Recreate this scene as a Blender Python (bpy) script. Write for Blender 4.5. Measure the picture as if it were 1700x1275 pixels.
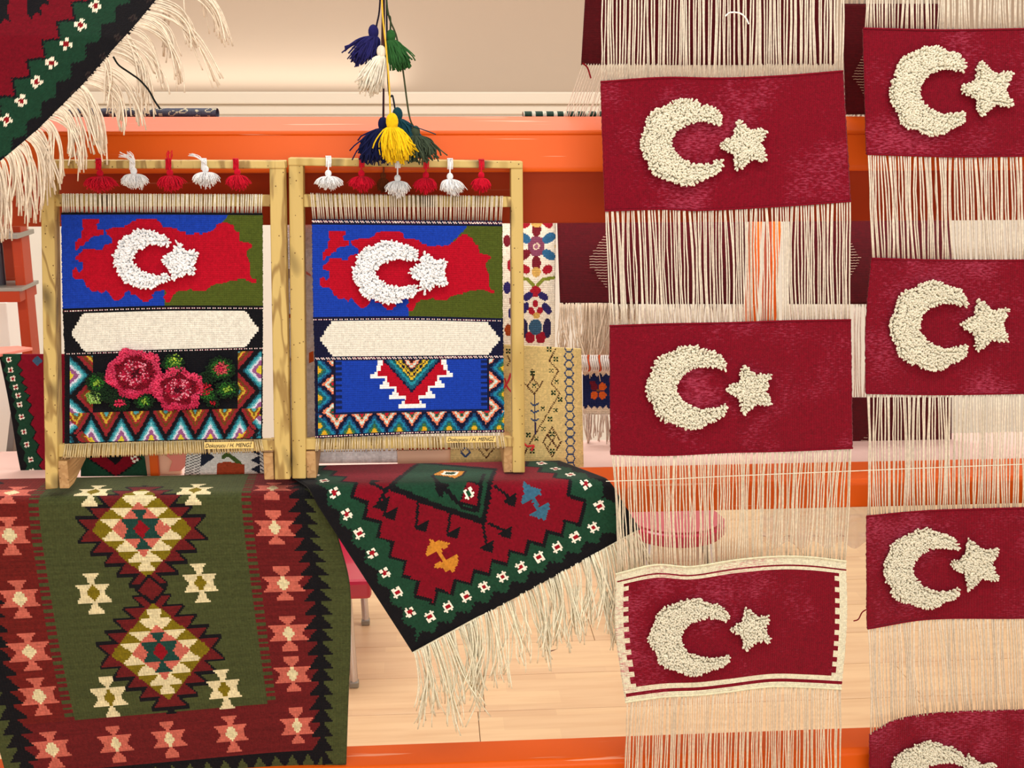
import bpy, bmesh, math, random
import numpy as np
from mathutils import Vector, Matrix

random.seed(7)
R = np.random.default_rng(11)
for o in list(bpy.data.objects):
    bpy.data.objects.remove(o)
C = bpy.context.scene.collection

# ------------------------------------------------------------------ camera
F = 1980.0
PITCH = math.radians(13.2)
YAW = math.radians(4.0)
CAM_H = 1.7
cd = bpy.data.cameras.new('camera')
cd.sensor_width = 36
cd.lens = F / 1700 * 36
cd.clip_start = 0.05
cam = bpy.data.objects.new('camera', cd)
C.objects.link(cam)
cam.location = (0, 0, CAM_H)
cam.rotation_euler = (math.radians(90) - PITCH, 0, -YAW)
bpy.context.scene.camera = cam

# ------------------------------------------------------------------ world, lamps, exposure
sc = bpy.context.scene
w = bpy.data.worlds.new('world')
sc.world = w
w.use_nodes = True
w.node_tree.nodes['Background'].inputs[0].default_value = (1.0, 0.985, 0.97, 1)
w.node_tree.nodes['Background'].inputs[1].default_value = 0.75
sc.view_settings.view_transform = 'Standard'
sc.view_settings.look = 'None'
sc.view_settings.gamma = 1
sc.view_settings.use_curve_mapping = False
sc.view_settings.exposure = -0.16


def area(name, loc, rot, sx, sy, power, col=(1, 0.985, 0.965)):
    l = bpy.data.lights.new(name, 'AREA')
    l.shape = 'RECTANGLE'
    l.size, l.size_y = sx, sy
    l.energy = power
    l.color = col
    o = bpy.data.objects.new(name, l)
    o.location = loc
    o.rotation_euler = rot
    C.objects.link(o)
    return o


area('ceiling_light', (0.3, 0.75, 3.25), (math.radians(8), 0, 0), 2.6, 0.5, 36)
area('ceiling_light', (0.2, -0.9, 3.25), (math.radians(20), 0, 0), 3.0, 0.6, 24)
area('added_front_fill', (0.4, -1.9, 1.9), (math.radians(86), 0, 0), 3.0, 1.6, 58)  # added soft fill from behind the camera, no window modelled
area('ceiling_light', (0.2, 3.6, 3.3), (0, 0, 0), 4.0, 0.9, 104)
area('added_cloth_fill', (0.1, 2.305, 1.535), (math.radians(38), 0, 0), 3.0, 0.02, 5.5)  # added fill hidden behind the top beam, brightens the back cloths
area('cove_light', (-1.3, 5.9, 1.80), (math.radians(160), 0, 0), 2.4, 0.12, 2.8, (1, 0.97, 0.9))

# ------------------------------------------------------------------ pixel geometry
cY, sY, cP, sP = math.cos(YAW), math.sin(YAW), math.cos(PITCH), math.sin(PITCH)


def P(px, py, Y):
    """world point on the ray of a photo pixel at world depth Y (arrays welcome)"""
    px = np.asarray(px, float)
    py = np.asarray(py, float)
    a = (px - 850) / F
    b = (637.5 - py) / F
    # camera: right=(cY,-sY,0) fwd=(sY cP, cY cP, -sP) up=(sY sP, cY sP, cP)
    dx = a * cY + b * sY * sP + sY * cP
    dy = -a * sY + b * cY * sP + cY * cP
    dz = b * cP - sP
    t = Y / dy
    return np.stack([dx * t, np.broadcast_to(Y, t.shape) * 1.0, CAM_H + dz * t], -1)


def srgb(c, g=1.0):
    c = np.asarray(c, float) / 255.0
    l = np.where(c <= 0.04045, c / 12.92, ((c + 0.055) / 1.055) ** 2.4) * g
    return np.clip(l, 0, 0.93)


def c4(c, g=1.0):
    l = srgb(c, g)
    return (float(l[0]), float(l[1]), float(l[2]), 1)


# ------------------------------------------------------------------ object helpers
def link(name, data, parent=None, kind=None, label=None):
    o = bpy.data.objects.new(name, data)
    C.objects.link(o)
    if parent is not None:
        o.parent = parent
    if kind:
        o['kind'] = kind
    if label:
        o['label'] = label
    return o


def tag(o, label, cat, group=None):
    o['label'] = label
    o['category'] = cat
    if group:
        o['group'] = group
    return o


def thing(name, label, cat, group=None):
    o = bpy.data.objects.new(name, None)
    o.empty_display_size = 0.05
    C.objects.link(o)
    return tag(o, label, cat, group)


def mesh_np(name, verts, quads, mat, cols=None, uv=None, smooth=False, tris=None):
    """quads (n,4) int; cols (nfaces,3) linear; uv (nverts,2)"""
    me = bpy.data.meshes.new(name)
    verts = np.asarray(verts, np.float32).reshape(-1, 3)
    quads = np.asarray(quads, np.int32).reshape(-1, 4)
    nq = len(quads)
    nt = 0 if tris is None else len(tris)
    loops = quads.ravel()
    starts = np.arange(nq) * 4
    if nt:
        loops = np.concatenate([loops, np.asarray(tris, np.int32).ravel()])
        starts = np.concatenate([starts, nq * 4 + np.arange(nt) * 3])
    me.vertices.add(len(verts))
    me.vertices.foreach_set('co', verts.ravel())
    me.loops.add(len(loops))
    me.loops.foreach_set('vertex_index', loops.astype(np.int32))
    me.polygons.add(nq + nt)
    me.polygons.foreach_set('loop_start', starts.astype(np.int32))
    if smooth:
        me.polygons.foreach_set('use_smooth', np.ones(nq + nt, bool))
    me.update(calc_edges=True)
    if cols is not None:
        ca = me.color_attributes.new('Col', 'FLOAT_COLOR', 'CORNER')
        fc = np.concatenate([np.repeat(cols[:nq], 4, 0), np.repeat(cols[nq:], 3, 0)]) if nt else np.repeat(cols, 4, 0)
        fc = np.concatenate([fc, np.ones((len(fc), 1))], 1).astype(np.float32)
        ca.data.foreach_set('color', fc.ravel())
    if uv is not None:
        ul = me.uv_layers.new(name='UVMap')
        ul.data.foreach_set('uv', np.asarray(uv, np.float32)[loops].ravel())
    me.materials.append(mat)
    me.validate()
    return me


def box_mesh(name, x0, x1, y0, y1, z0, z1, mat, bev=0.0):
    bm = bmesh.new()
    bmesh.ops.create_cube(bm, size=1)
    for v in bm.verts:
        v.co = Vector(((x0 + x1) / 2 + v.co.x * (x1 - x0), (y0 + y1) / 2 + v.co.y * (y1 - y0), (z0 + z1) / 2 + v.co.z * (z1 - z0)))
    if bev:
        bmesh.ops.bevel(bm, geom=bm.edges[:], offset=bev, segments=2, affect='EDGES', profile=0.5)
    me = bpy.data.meshes.new(name)
    bm.to_mesh(me)
    bm.free()
    me.materials.append(mat)
    return me


def prism(name, poly, d, mat, bev=0.0):
    """poly: list of world points; extruded by vector d"""
    bm = bmesh.new()
    a = [bm.verts.new(Vector(p)) for p in poly]
    b = [bm.verts.new(Vector(p) + Vector(d)) for p in poly]
    n = len(a)
    bm.faces.new(a)
    bm.faces.new(b[::-1])
    for i in range(n):
        bm.faces.new((a[i], b[i], b[(i + 1) % n], a[(i + 1) % n]))
    bmesh.ops.recalc_face_normals(bm, faces=bm.faces[:])
    if bev:
        bmesh.ops.bevel(bm, geom=bm.edges[:], offset=bev, segments=2, affect='EDGES', profile=0.5)
    me = bpy.data.meshes.new(name)
    bm.to_mesh(me)
    bm.free()
    me.materials.append(mat)
    return me


def pxprism(name, corners, Y, depth, mat, bev=0.0015):
    """front face given by pixel corners at depth(s) Y, extruded back by depth"""
    Ys = Y if hasattr(Y, '__len__') else [Y] * len(corners)
    poly = [P(c[0], c[1], y) for c, y in zip(corners, Ys)]
    return prism(name, poly, (0, depth, 0), mat, bev)


def tubes(name, lines, rad, mat, cols=None, sides=4, taper=None, ends=False):
    """lines (n,k,3) polylines; rad scalar or (n,)"""
    L = np.asarray(lines, float)
    n, k, _ = L.shape
    t = np.gradient(L, axis=1)
    t /= np.linalg.norm(t, axis=2, keepdims=True) + 1e-12
    ref = np.zeros_like(t)
    ref[..., 1] = 1
    ref[..., 0] = 0.13
    s = np.cross(t, ref)
    s /= np.linalg.norm(s, axis=2, keepdims=True) + 1e-9
    u = np.cross(s, t)
    rad = np.broadcast_to(np.asarray(rad, float).reshape(-1, 1), (n, k)).copy()
    if taper is not None:
        rad = rad * np.asarray(taper).reshape(1, k)
    ang = np.arange(sides) * 2 * math.pi / sides + math.pi / 4
    V = L[:, :, None, :] + rad[:, :, None, None] * (np.cos(ang)[None, None, :, None] * s[:, :, None, :] + np.sin(ang)[None, None, :, None] * u[:, :, None, :])
    i = np.arange(n)[:, None, None] * k * sides
    j = np.arange(k - 1)[None, :, None] * sides
    m = np.arange(sides)[None, None, :]
    m2 = (m + 1) % sides
    q = np.stack([i + j + m, i + j + m2, i + j + sides + m2, i + j + sides + m], -1).reshape(-1, 4)
    fc = None
    if cols is not None:
        cols = np.asarray(cols, float)
        if cols.ndim == 1:
            cols = np.tile(cols, (n, 1))
        fc = np.repeat(cols, (k - 1) * sides, 0)
    if sides == 4:
        b0 = (np.arange(n) * k * sides)[:, None] + np.array([[3, 2, 1, 0]])
        b1 = (np.arange(n) * k * sides + (k - 1) * sides)[:, None] + np.array([[0, 1, 2, 3]])
        q = np.concatenate([q, b0, b1])
        if fc is not None:
            fc = np.concatenate([fc, cols, cols])
    return mesh_np(name, V.reshape(-1, 3), q, mat, fc, smooth=True)


def spline_w(xs, x):
    """interpolation weights (len(x), len(xs)), Catmull-Rom, linear outside"""
    xs = np.asarray(xs, float)
    x = np.asarray(x, float)
    n = len(xs)
    W = np.zeros((len(x), n))
    if n == 1:
        W[:, 0] = 1
        return W
    k = np.clip(np.searchsorted(xs, x) - 1, 0, n - 2)
    h = xs[k + 1] - xs[k]
    f = (x - xs[k]) / h
    ar = np.arange(len(x))
    inside = (f >= 0) & (f <= 1)
    h00 = 2 * f**3 - 3 * f**2 + 1
    h10 = f**3 - 2 * f**2 + f
    h01 = -2 * f**3 + 3 * f**2
    h11 = f**3 - f**2
    lin = ~inside
    h00 = np.where(lin, 1 - f, h00)
    h01 = np.where(lin, f, h01)
    h10 = np.where(lin, 0, h10)
    h11 = np.where(lin, 0, h11)
    W[ar, k] += h00
    W[ar, k + 1] += h01
    for (kk, hh) in ((k, h10), (k + 1, h11)):
        lo = np.clip(kk - 1, 0, n - 1)
        hi = np.clip(kk + 1, 0, n - 1)
        d = xs[hi] - xs[lo]
        W[ar, hi] += hh * h / d
        W[ar, lo] -= hh * h / d
    return W


def lattice(cs, rs, ctrl, X, Yv):
    """tensor spline: X (nu), Yv (nv) -> px, py arrays (nv,nu)"""
    ctrl = np.asarray(ctrl, float)
    Wc = spline_w(cs, X)
    Wr = spline_w(rs, Yv)
    px = Wr @ ctrl[..., 0] @ Wc.T
    py = Wr @ ctrl[..., 1] @ Wc.T
    return px, py


def drape(p, Yf, zt, r, top):
    """bend points of a hanging plane (Y=Yf) back over a bar: above zt they wrap round radius r and lie on top, then fall behind"""
    p = p.copy()
    e = np.maximum(p[..., 2] - zt, 0)
    q = r * math.pi / 2
    th = np.minimum(e / r, math.pi / 2)
    Y = Yf + r * (1 - np.cos(th))
    Z = zt + r * np.sin(th)
    e2 = np.clip(e - q, 0, top)
    Y = Y + e2
    e3 = np.clip(e - q - top, 0, None)
    th2 = np.minimum(e3 / r, math.pi / 2)
    Y = Y + r * np.sin(th2)
    Z = Z - r * (1 - np.cos(th2)) - np.clip(e3 - q, 0, None)
    m = e > 0
    p[..., 1] = np.where(m, Y, p[..., 1])
    p[..., 2] = np.where(m, Z, p[..., 2])
    return p, e


def grid_cloth(name, V, cols, mat, parent=None, uvs=None, thick=0.003, keep=None, kind=None, label=None):
    nv, nu, _ = V.shape
    idx = np.arange(nv * nu).reshape(nv, nu)
    q = np.stack([idx[:-1, :-1], idx[1:, :-1], idx[1:, 1:], idx[:-1, 1:]], -1)
    if keep is not None:
        q = q[keep]
        if cols is not None:
            cols = cols[keep]
    q = q.reshape(-1, 4)
    if cols is not None:
        cols = cols.reshape(-1, 3)
    me = mesh_np(name, V.reshape(-1, 3), q, mat, cols, uvs.reshape(-1, 2) if uvs is not None else None, smooth=True)
    o = link(name, me, parent, kind, label)
    if thick:
        s = o.modifiers.new('thickness', 'SOLIDIFY')
        s.thickness = thick
        s.offset = -1
    return o


def cloth(name, cs, rs, ctrl, cell, pat, Yf, mat, parent=None, thick=0.003, jit=0.0, base=None, label=None):
    x0, x1, y0, y1 = cs[0], cs[-1], rs[0], rs[-1]
    nu = max(2, int(round(abs(x1 - x0) / cell))) + 1
    nv = max(2, int(round(abs(y1 - y0) / cell))) + 1
    X = np.linspace(x0, x1, nu)
    Yv = np.linspace(y0, y1, nv)
    px, py = lattice(cs, rs, ctrl, X, Yv)
    if jit:
        px[:, 0] += R.normal(0, jit, nv)
        px[:, -1] += R.normal(0, jit, nv)
        py[0] += R.normal(0, jit * .7, nu)
        py[-1] += R.normal(0, jit * .7, nu)
    V = P(px, py, Yf(px, py) if callable(Yf) else Yf)
    if pat is not None:
        xc, yc = np.meshgrid((X[1:] + X[:-1]) / 2, (Yv[1:] + Yv[:-1]) / 2)
        cols = pat(xc, yc)
        cols = cols * (1 + R.normal(0, 0.05, cols.shape[:2]))[..., None]
        cols = np.clip(cols, 0, 0.95)
    else:
        cols = np.tile(srgb(base), (nv - 1, nu - 1, 1))
    Xg, Yg = np.meshgrid(X, Yv)
    uv = np.stack([Xg / 100, Yg / 100], -1)
    return grid_cloth(name, V, cols, mat, parent, uv, thick, label=label)


# ------------------------------------------------------------------ pattern helpers (numpy)
def inpoly(x, y, pts):
    inside = np.zeros(x.shape, bool)
    n = len(pts)
    j = n - 1
    for i in range(n):
        xi, yi = pts[i]
        xj, yj = pts[j]
        if yi != yj:
            c = ((yi > y) != (yj > y)) & (x < (xj - xi) * (y - yi) / (yj - yi) + xi)
            inside ^= c
        j = i
    return inside


def nearseg(x, y, pts, wd, dash=None):
    m = np.zeros(x.shape, bool)
    s0 = 0.0
    for (ax, ay), (bx, by) in zip(pts[:-1], pts[1:]):
        dx, dy = bx - ax, by - ay
        L = math.hypot(dx, dy) + 1e-9
        t = np.clip(((x - ax) * dx + (y - ay) * dy) / (L * L), 0, 1)
        d = np.hypot(x - ax - t * dx, y - ay - t * dy)
        mm = d < wd
        if dash:
            mm &= ((s0 + t * L) % dash) < dash * 0.72
        m |= mm
        s0 += L
    return m


def tri(v):
    """triangle wave, period 1, +1 at integers, -1 halfway"""
    f = v - np.floor(v)
    return 4 * np.abs(f - 0.5) - 1


def q(v, s):
    return (np.floor(v / s) + 0.5) * s


class Pal:
    def __init__(self, shape, base):
        self.c = np.tile(srgb(base), shape + (1,))

    def set(self, m, col):
        self.c[m] = srgb(col)


# ------------------------------------------------------------------ materials
def nm(name):
    m = bpy.data.materials.new(name)
    m.use_nodes = True
    nt = m.node_tree
    b = nt.nodes['Principled BSDF']
    return m, nt, b


def N(nt, t, **k):
    n = nt.nodes.new(t)
    for a, v in k.items():
        setattr(n, a, v)
    return n


def textile(name, weft=0, warp=0, bump=0.3, sheen=0.25, heather=0.0, rough=0.9, hcol=(1, .6, .6, 1), dist=0.001, fuzz=60):
    m, nt, b = nm(name)
    L = nt.links.new
    at = N(nt, 'ShaderNodeAttribute', attribute_name='Col')
    tc = N(nt, 'ShaderNodeTexCoord')
    no = N(nt, 'ShaderNodeTexNoise')
    no.inputs['Scale'].default_value = 180
    no.inputs['Detail'].default_value = 3
    L(tc.outputs['Object'], no.inputs['Vector'])
    mr = N(nt, 'ShaderNodeMapRange')
    mr.inputs['From Min'].default_value = 0.3
    mr.inputs['From Max'].default_value = 0.7
    mr.inputs['To Min'].default_value = 0.86
    mr.inputs['To Max'].default_value = 1.12
    L(no.outputs['Fac'], mr.inputs['Value'])
    mx = N(nt, 'ShaderNodeVectorMath', operation='SCALE')
    L(at.outputs['Color'], mx.inputs[0])
    L(mr.outputs[0], mx.inputs['Scale'])
    out = mx.outputs[0]
    if heather:
        mp = N(nt, 'ShaderNodeMapping')
        mp.inputs['Scale'].default_value = (120, 60, 420)
        L(tc.outputs['Object'], mp.inputs[0])
        n2 = N(nt, 'ShaderNodeTexNoise')
        n2.inputs['Scale'].default_value = 1.0
        n2.inputs['Detail'].default_value = 4
        L(mp.outputs[0], n2.inputs['Vector'])
        n3 = N(nt, 'ShaderNodeTexNoise')
        n3.inputs['Scale'].default_value = 9
        n3.inputs['Detail'].default_value = 2
        L(tc.outputs['Object'], n3.inputs['Vector'])
        mm = N(nt, 'ShaderNodeMath', operation='MULTIPLY')
        L(n2.outputs['Fac'], mm.inputs[0])
        L(n3.outputs['Fac'], mm.inputs[1])
        r2 = N(nt, 'ShaderNodeMapRange')
        r2.inputs['From Min'].default_value = 0.27
        r2.inputs['From Max'].default_value = 0.46
        r2.inputs['To Max'].default_value = heather
        L(mm.outputs[0], r2.inputs['Value'])
        mc = N(nt, 'ShaderNodeMix', data_type='RGBA')
        mc.inputs[7].default_value = hcol
        L(r2.outputs[0], mc.inputs[0])
        L(out, mc.inputs[6])
        out = mc.outputs[2]
    L(out, b.inputs['Base Color'])
    b.inputs['Roughness'].default_value = rough
    b.inputs['Specular IOR Level'].default_value = 0.15
    b.inputs['Sheen Weight'].default_value = sheen
    b.inputs['Sheen Roughness'].default_value = 0.5
    h = None
    for ax, sc_ in (('Y', weft), ('X', warp)):
        if sc_:
            wv = N(nt, 'ShaderNodeTexWave', wave_type='BANDS', bands_direction=ax)
            wv.inputs['Scale'].default_value = sc_
            wv.inputs['Distortion'].default_value = 0.6
            wv.inputs['Detail Scale'].default_value = 3
            L(tc.outputs['UV'], wv.inputs['Vector'])
            if h is None:
                h = wv.outputs['Fac']
            else:
                ad = N(nt, 'ShaderNodeMath', operation='ADD')
                L(h, ad.inputs[0])
                L(wv.outputs['Fac'], ad.inputs[1])
                h = ad.outputs[0]
    nf = N(nt, 'ShaderNodeTexNoise')
    nf.inputs['Scale'].default_value = fuzz * 8
    L(tc.outputs['Object'], nf.inputs['Vector'])
    if h is None:
        h = nf.outputs['Fac']
    else:
        ad = N(nt, 'ShaderNodeMath', operation='ADD')
        L(h, ad.inputs[0])
        L(nf.outputs['Fac'], ad.inputs[1])
        h = ad.outputs[0]
    bp = N(nt, 'ShaderNodeBump')
    bp.inputs['Strength'].default_value = bump
    bp.inputs['Distance'].default_value = dist
    L(h, bp.inputs['Height'])
    L(bp.outputs[0], b.inputs['Normal'])
    return m


M_flat = textile('flat_weave', weft=11, warp=0, bump=0.5, heather=0.0)
M_flag = textile('flag_weave', weft=13, warp=9, bump=0.6, sheen=0.10, heather=0.75, hcol=(0.5, 0.06, 0.12, 1))
M_loom = textile('loom_weave', weft=9, warp=11, bump=0.5, sheen=0.04)
M_kilim = textile('kilim_weave', weft=12, warp=7, bump=0.55, sheen=0.06)
M_pile = textile('pile_weave', weft=0, warp=0, bump=0.8, sheen=0.10, fuzz=45)
M_yarn = textile('yarn', bump=0.3, sheen=0.05)


def simple(name, col, rough=0.5, metal=0.0, bump=0.0, scale=30, var=0.0, g=1.0, spec=0.5, coat=0):
    m, nt, b = nm(name)
    L = nt.links.new
    tc = N(nt, 'ShaderNodeTexCoord')
    no = N(nt, 'ShaderNodeTexNoise')
    no.inputs['Scale'].default_value = scale
    no.inputs['Detail'].default_value = 4
    L(tc.outputs['Object'], no.inputs['Vector'])
    c = np.array(c4(col, g))
    mc = N(nt, 'ShaderNodeMix', data_type='RGBA')
    mc.inputs[6].default_value = tuple(list(c[:3] * (1 - var)) + [1])
    mc.inputs[7].default_value = tuple(list(np.clip(c[:3] * (1 + var), 0, 1)) + [1])
    L(no.outputs['Fac'], mc.inputs[0])
    L(mc.outputs[2], b.inputs['Base Color'])
    b.inputs['Roughness'].default_value = rough
    b.inputs['Metallic'].default_value = metal
    b.inputs['Specular IOR Level'].default_value = spec
    b.inputs['Coat Weight'].default_value = coat
    if bump:
        bp = N(nt, 'ShaderNodeBump')
        bp.inputs['Strength'].default_value = bump
        bp.inputs['Distance'].default_value = 0.002
        L(no.outputs['Fac'], bp.inputs['Height'])
        L(bp.outputs[0], b.inputs['Normal'])
    return m


def wood(name, light, dark, scale=(14, 14, 1.6), burn=0.35, rough=0.55):
    m, nt, b = nm(name)
    L = nt.links.new
    tc = N(nt, 'ShaderNodeTexCoord')
    mp = N(nt, 'ShaderNodeMapping')
    mp.inputs['Scale'].default_value = scale
    L(tc.outputs['Object'], mp.inputs[0])
    n1 = N(nt, 'ShaderNodeTexNoise')
    n1.inputs['Scale'].default_value = 1.5
    n1.inputs['Detail'].default_value = 2
    L(mp.outputs[0], n1.inputs['Vector'])
    ml = N(nt, 'ShaderNodeMath', operation='MULTIPLY')
    ml.inputs[1].default_value = 26
    L(n1.outputs['Fac'], ml.inputs[0])
    sn = N(nt, 'ShaderNodeMath', operation='SINE')
    L(ml.outputs[0], sn.inputs[0])
    mr = N(nt, 'ShaderNodeMapRange')
    mr.inputs['From Min'].default_value = 0.1
    mr.inputs['From Max'].default_value = 1
    mr.inputs['To Max'].default_value = 0.75
    L(sn.outputs[0], mr.inputs['Value'])
    mc = N(nt, 'ShaderNodeMix', data_type='RGBA')
    mc.inputs[6].default_value = c4(light)
    mc.inputs[7].default_value = c4(dark)
    L(mr.outputs[0], mc.inputs[0])
    # scorch stains
    n2 = N(nt, 'ShaderNodeTexNoise')
    n2.inputs['Scale'].default_value = 11
    n2.inputs['Detail'].default_value = 1
    mp2 = N(nt, 'ShaderNodeMapping')
    mp2.inputs['Scale'].default_value = (1.6, 1.6, 0.8)
    L(tc.outputs['Object'], mp2.inputs[0])
    L(mp2.outputs[0], n2.inputs['Vector'])
    r2 = N(nt, 'ShaderNodeMapRange')
    r2.inputs['From Min'].default_value = 0.60
    r2.inputs['From Max'].default_value = 0.72
    r2.inputs['To Max'].default_value = burn
    L(n2.outputs['Fac'], r2.inputs['Value'])
    m2 = N(nt, 'ShaderNodeMix', data_type='RGBA')
    m2.inputs[7].default_value = c4((60, 42, 24))
    L(r2.outputs[0], m2.inputs[0])
    L(mc.outputs[2], m2.inputs[6])
    # pin holes
    vo = N(nt, 'ShaderNodeTexVoronoi')
    vo.inputs['Scale'].default_value = 95
    L(tc.outputs['Object'], vo.inputs['Vector'])
    lt = N(nt, 'ShaderNodeMath', operation='LESS_THAN')
    lt.inputs[1].default_value = 0.12
    L(vo.outputs['Distance'], lt.inputs[0])
    m3 = N(nt, 'ShaderNodeMix', data_type='RGBA')
    m3.inputs[7].default_value = c4((110, 80, 40))
    L(lt.outputs[0], m3.inputs[0])
    L(m2.outputs[2], m3.inputs[6])
    L(m3.outputs[2], b.inputs['Base Color'])
    b.inputs['Roughness'].default_value = rough
    b.inputs['Specular IOR Level'].default_value = 0.3
    bp = N(nt, 'ShaderNodeBump')
    bp.inputs['Strength'].default_value = 0.3
    bp.inputs['Distance'].default_value = 0.0008
    L(sn.outputs[0], bp.inputs['Height'])
    L(bp.outputs[0], b.inputs['Normal'])
    return m


M_pine = wood('pine_sticks', (206, 178, 108), (134, 100, 50), burn=0.85, scale=(22, 22, 4.5))
M_pine_b = wood('pale_pine', (204, 176, 106), (178, 148, 80), burn=0.7, scale=(10, 10, 1.0))
M_foot = wood('brown_pine', (190, 150, 100), (170, 128, 82), scale=(30, 3, 30), burn=0.0)


def paint_orange(name, col, scratch=0.5):
    m, nt, b = nm(name)
    L = nt.links.new
    tc = N(nt, 'ShaderNodeTexCoord')
    mp = N(nt, 'ShaderNodeMapping')
    mp.inputs['Scale'].default_value = (3.0, 60, 160)
    mp.inputs['Rotation'].default_value = (0, 0.012, 0)
    L(tc.outputs['Object'], mp.inputs[0])
    n1 = N(nt, 'ShaderNodeTexNoise')
    n1.inputs['Scale'].default_value = 1.0
    n1.inputs['Detail'].default_value = 3
    L(mp.outputs[0], n1.inputs['Vector'])
    r = N(nt, 'ShaderNodeMapRange')
    r.inputs['From Min'].default_value = 0.69
    r.inputs['From Max'].default_value = 0.72
    r.inputs['To Max'].default_value = scratch
    L(n1.outputs['Fac'], r.inputs['Value'])
    n2 = N(nt, 'ShaderNodeTexNoise')
    n2.inputs['Scale'].default_value = 6
    L(tc.outputs['Object'], n2.inputs['Vector'])
    mc0 = N(nt, 'ShaderNodeMix', data_type='RGBA')
    c = srgb(col)
    mc0.inputs[6].default_value = tuple(list(c * 0.9) + [1])
    mc0.inputs[7].default_value = tuple(list(np.clip(c * 1.08, 0, 1)) + [1])
    L(n2.outputs['Fac'], mc0.inputs[0])
    mc = N(nt, 'ShaderNodeMix', data_type='RGBA')
    mc.inputs[7].default_value = c4((245, 190, 160))
    L(mc0.outputs[2], mc.inputs[6])
    L(r.outputs[0], mc.inputs[0])
    L(mc.outputs[2], b.inputs['Base Color'])
    b.inputs['Roughness'].default_value = 0.45
    b.inputs['Specular IOR Level'].default_value = 0.3
    return m


M_orange = paint_orange('orange_enamel', (226, 92, 6))
M_orange_dark = paint_orange('dark_orange_enamel', (172, 56, 16), 0.12)  # darker copy of the orange enamel, for lower web and other rack parts


def floor_mat():
    m, nt, b = nm('beech_laminate')
    L = nt.links.new
    tc = N(nt, 'ShaderNodeTexCoord')
    br = N(nt, 'ShaderNodeTexBrick')
    br.inputs['Scale'].default_value = 1.0
    br.inputs['Brick Width'].default_value = 0.42
    br.inputs['Row Height'].default_value = 0.0735
    br.inputs['Mortar Size'].default_value = 0.0
    br.inputs['Color1'].default_value = c4((230, 196, 152))
    br.inputs['Color2'].default_value = c4((218, 182, 142))
    br.offset = 0.37
    L(tc.outputs['Object'], br.inputs['Vector'])
    mp = N(nt, 'ShaderNodeMapping')
    mp.inputs['Scale'].default_value = (2.2, 26, 1)
    L(tc.outputs['Object'], mp.inputs[0])
    n1 = N(nt, 'ShaderNodeTexNoise')
    n1.inputs['Scale'].default_value = 1.3
    n1.inputs['Detail'].default_value = 5
    L(mp.outputs[0], n1.inputs['Vector'])
    r = N(nt, 'ShaderNodeMapRange')
    r.inputs['From Min'].default_value = 0.42
    r.inputs['From Max'].default_value = 0.75
    r.inputs['To Max'].default_value = 0.45
    L(n1.outputs['Fac'], r.inputs['Value'])
    mc = N(nt, 'ShaderNodeMix', data_type='RGBA')
    mc.inputs[7].default_value = c4((196, 148, 104))
    L(r.outputs[0], mc.inputs[0])
    L(br.outputs['Color'], mc.inputs[6])
    L(mc.outputs[2], b.inputs['Base Color'])
    b.inputs['Roughness'].default_value = 0.33
    b.inputs['Specular IOR Level'].default_value = 0.5
    return m


M_floor = floor_mat()
M_gap = simple('board_gap', (70, 50, 36), 0.9)
M_wall = simple('warm_plaster', (196, 176, 156), 0.9, var=0.02, scale=2)
M_white = simple('white_plaster', (236, 234, 226), 0.8, var=0.02, scale=2)
M_trim = simple('cream_trim', (222, 212, 194), 0.6, var=0.02, scale=3)
M_chrome = simple('chrome', (205, 205, 215), 0.18, metal=0.9)
M_steel = simple('shelf_steel', (150, 148, 138), 0.4, metal=0.4)
M_red = simple('red_vinyl', (176, 22, 60), 0.3, coat=0.4, var=0.05)
M_plate = simple('brass_plate', (226, 196, 120), 0.35, var=0.05, g=1.1)
M_ink = simple('black_ink', (40, 28, 16), 0.6)
M_paper = simple('white_card', (240, 238, 232), 0.7)
M_pinkboard = simple('coral_board', (232, 130, 112), 0.5, var=0.04)
M_darkbottle = simple('dark_plastic', (42, 38, 46), 0.3)
M_amber = simple('amber_plastic', (190, 120, 20), 0.3)
M_grey = simple('grey_plastic', (110, 104, 98), 0.5)
M_peach = simple('peach_board', (240, 196, 160), 0.6)
M_pole = simple('brushed_pole', (120, 116, 110), 0.4, metal=0.6)

# ------------------------------------------------------------------ setting
FB = 4.0  # right/left extents
fl = link('floor', box_mesh('floor', -3.2, 4.2, -2.0, 5.6, -0.06, -0.012, M_gap), kind='structure')
bw, bl = 0.2205, 1.29
boards = []
shared = {}
for r in range(18):
    ya = 1.80 + 0.0 + r * bw - 0.0
    if ya + bw > 5.6:
        bwid = 5.6 - ya
    else:
        bwid = bw
    off = [0.0, 0.016, 0.61, 0.31, 0.9][r % 5]
    x = -3.2
    xe = 0.12 + off * bl - 4 * bl
    while xe < 4.2:
        xa, xb = max(xe, -3.2), min(xe + bl, 4.2)
        if xb - xa > 0.02:
            key = (round(xb - xa, 3), round(bwid, 3))
            if key not in shared:
                shared[key] = box_mesh('floorboard', -(xb - xa) / 2 + 0.0008, (xb - xa) / 2 - 0.0008, -bwid / 2 + 0.0008, bwid / 2 - 0.0008, -0.012, 0, M_floor, 0.0012)
            o = link('floorboard', shared[key], fl)
            o.location = ((xa + xb) / 2, ya + bwid / 2, 0)
        xe += bl

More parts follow.
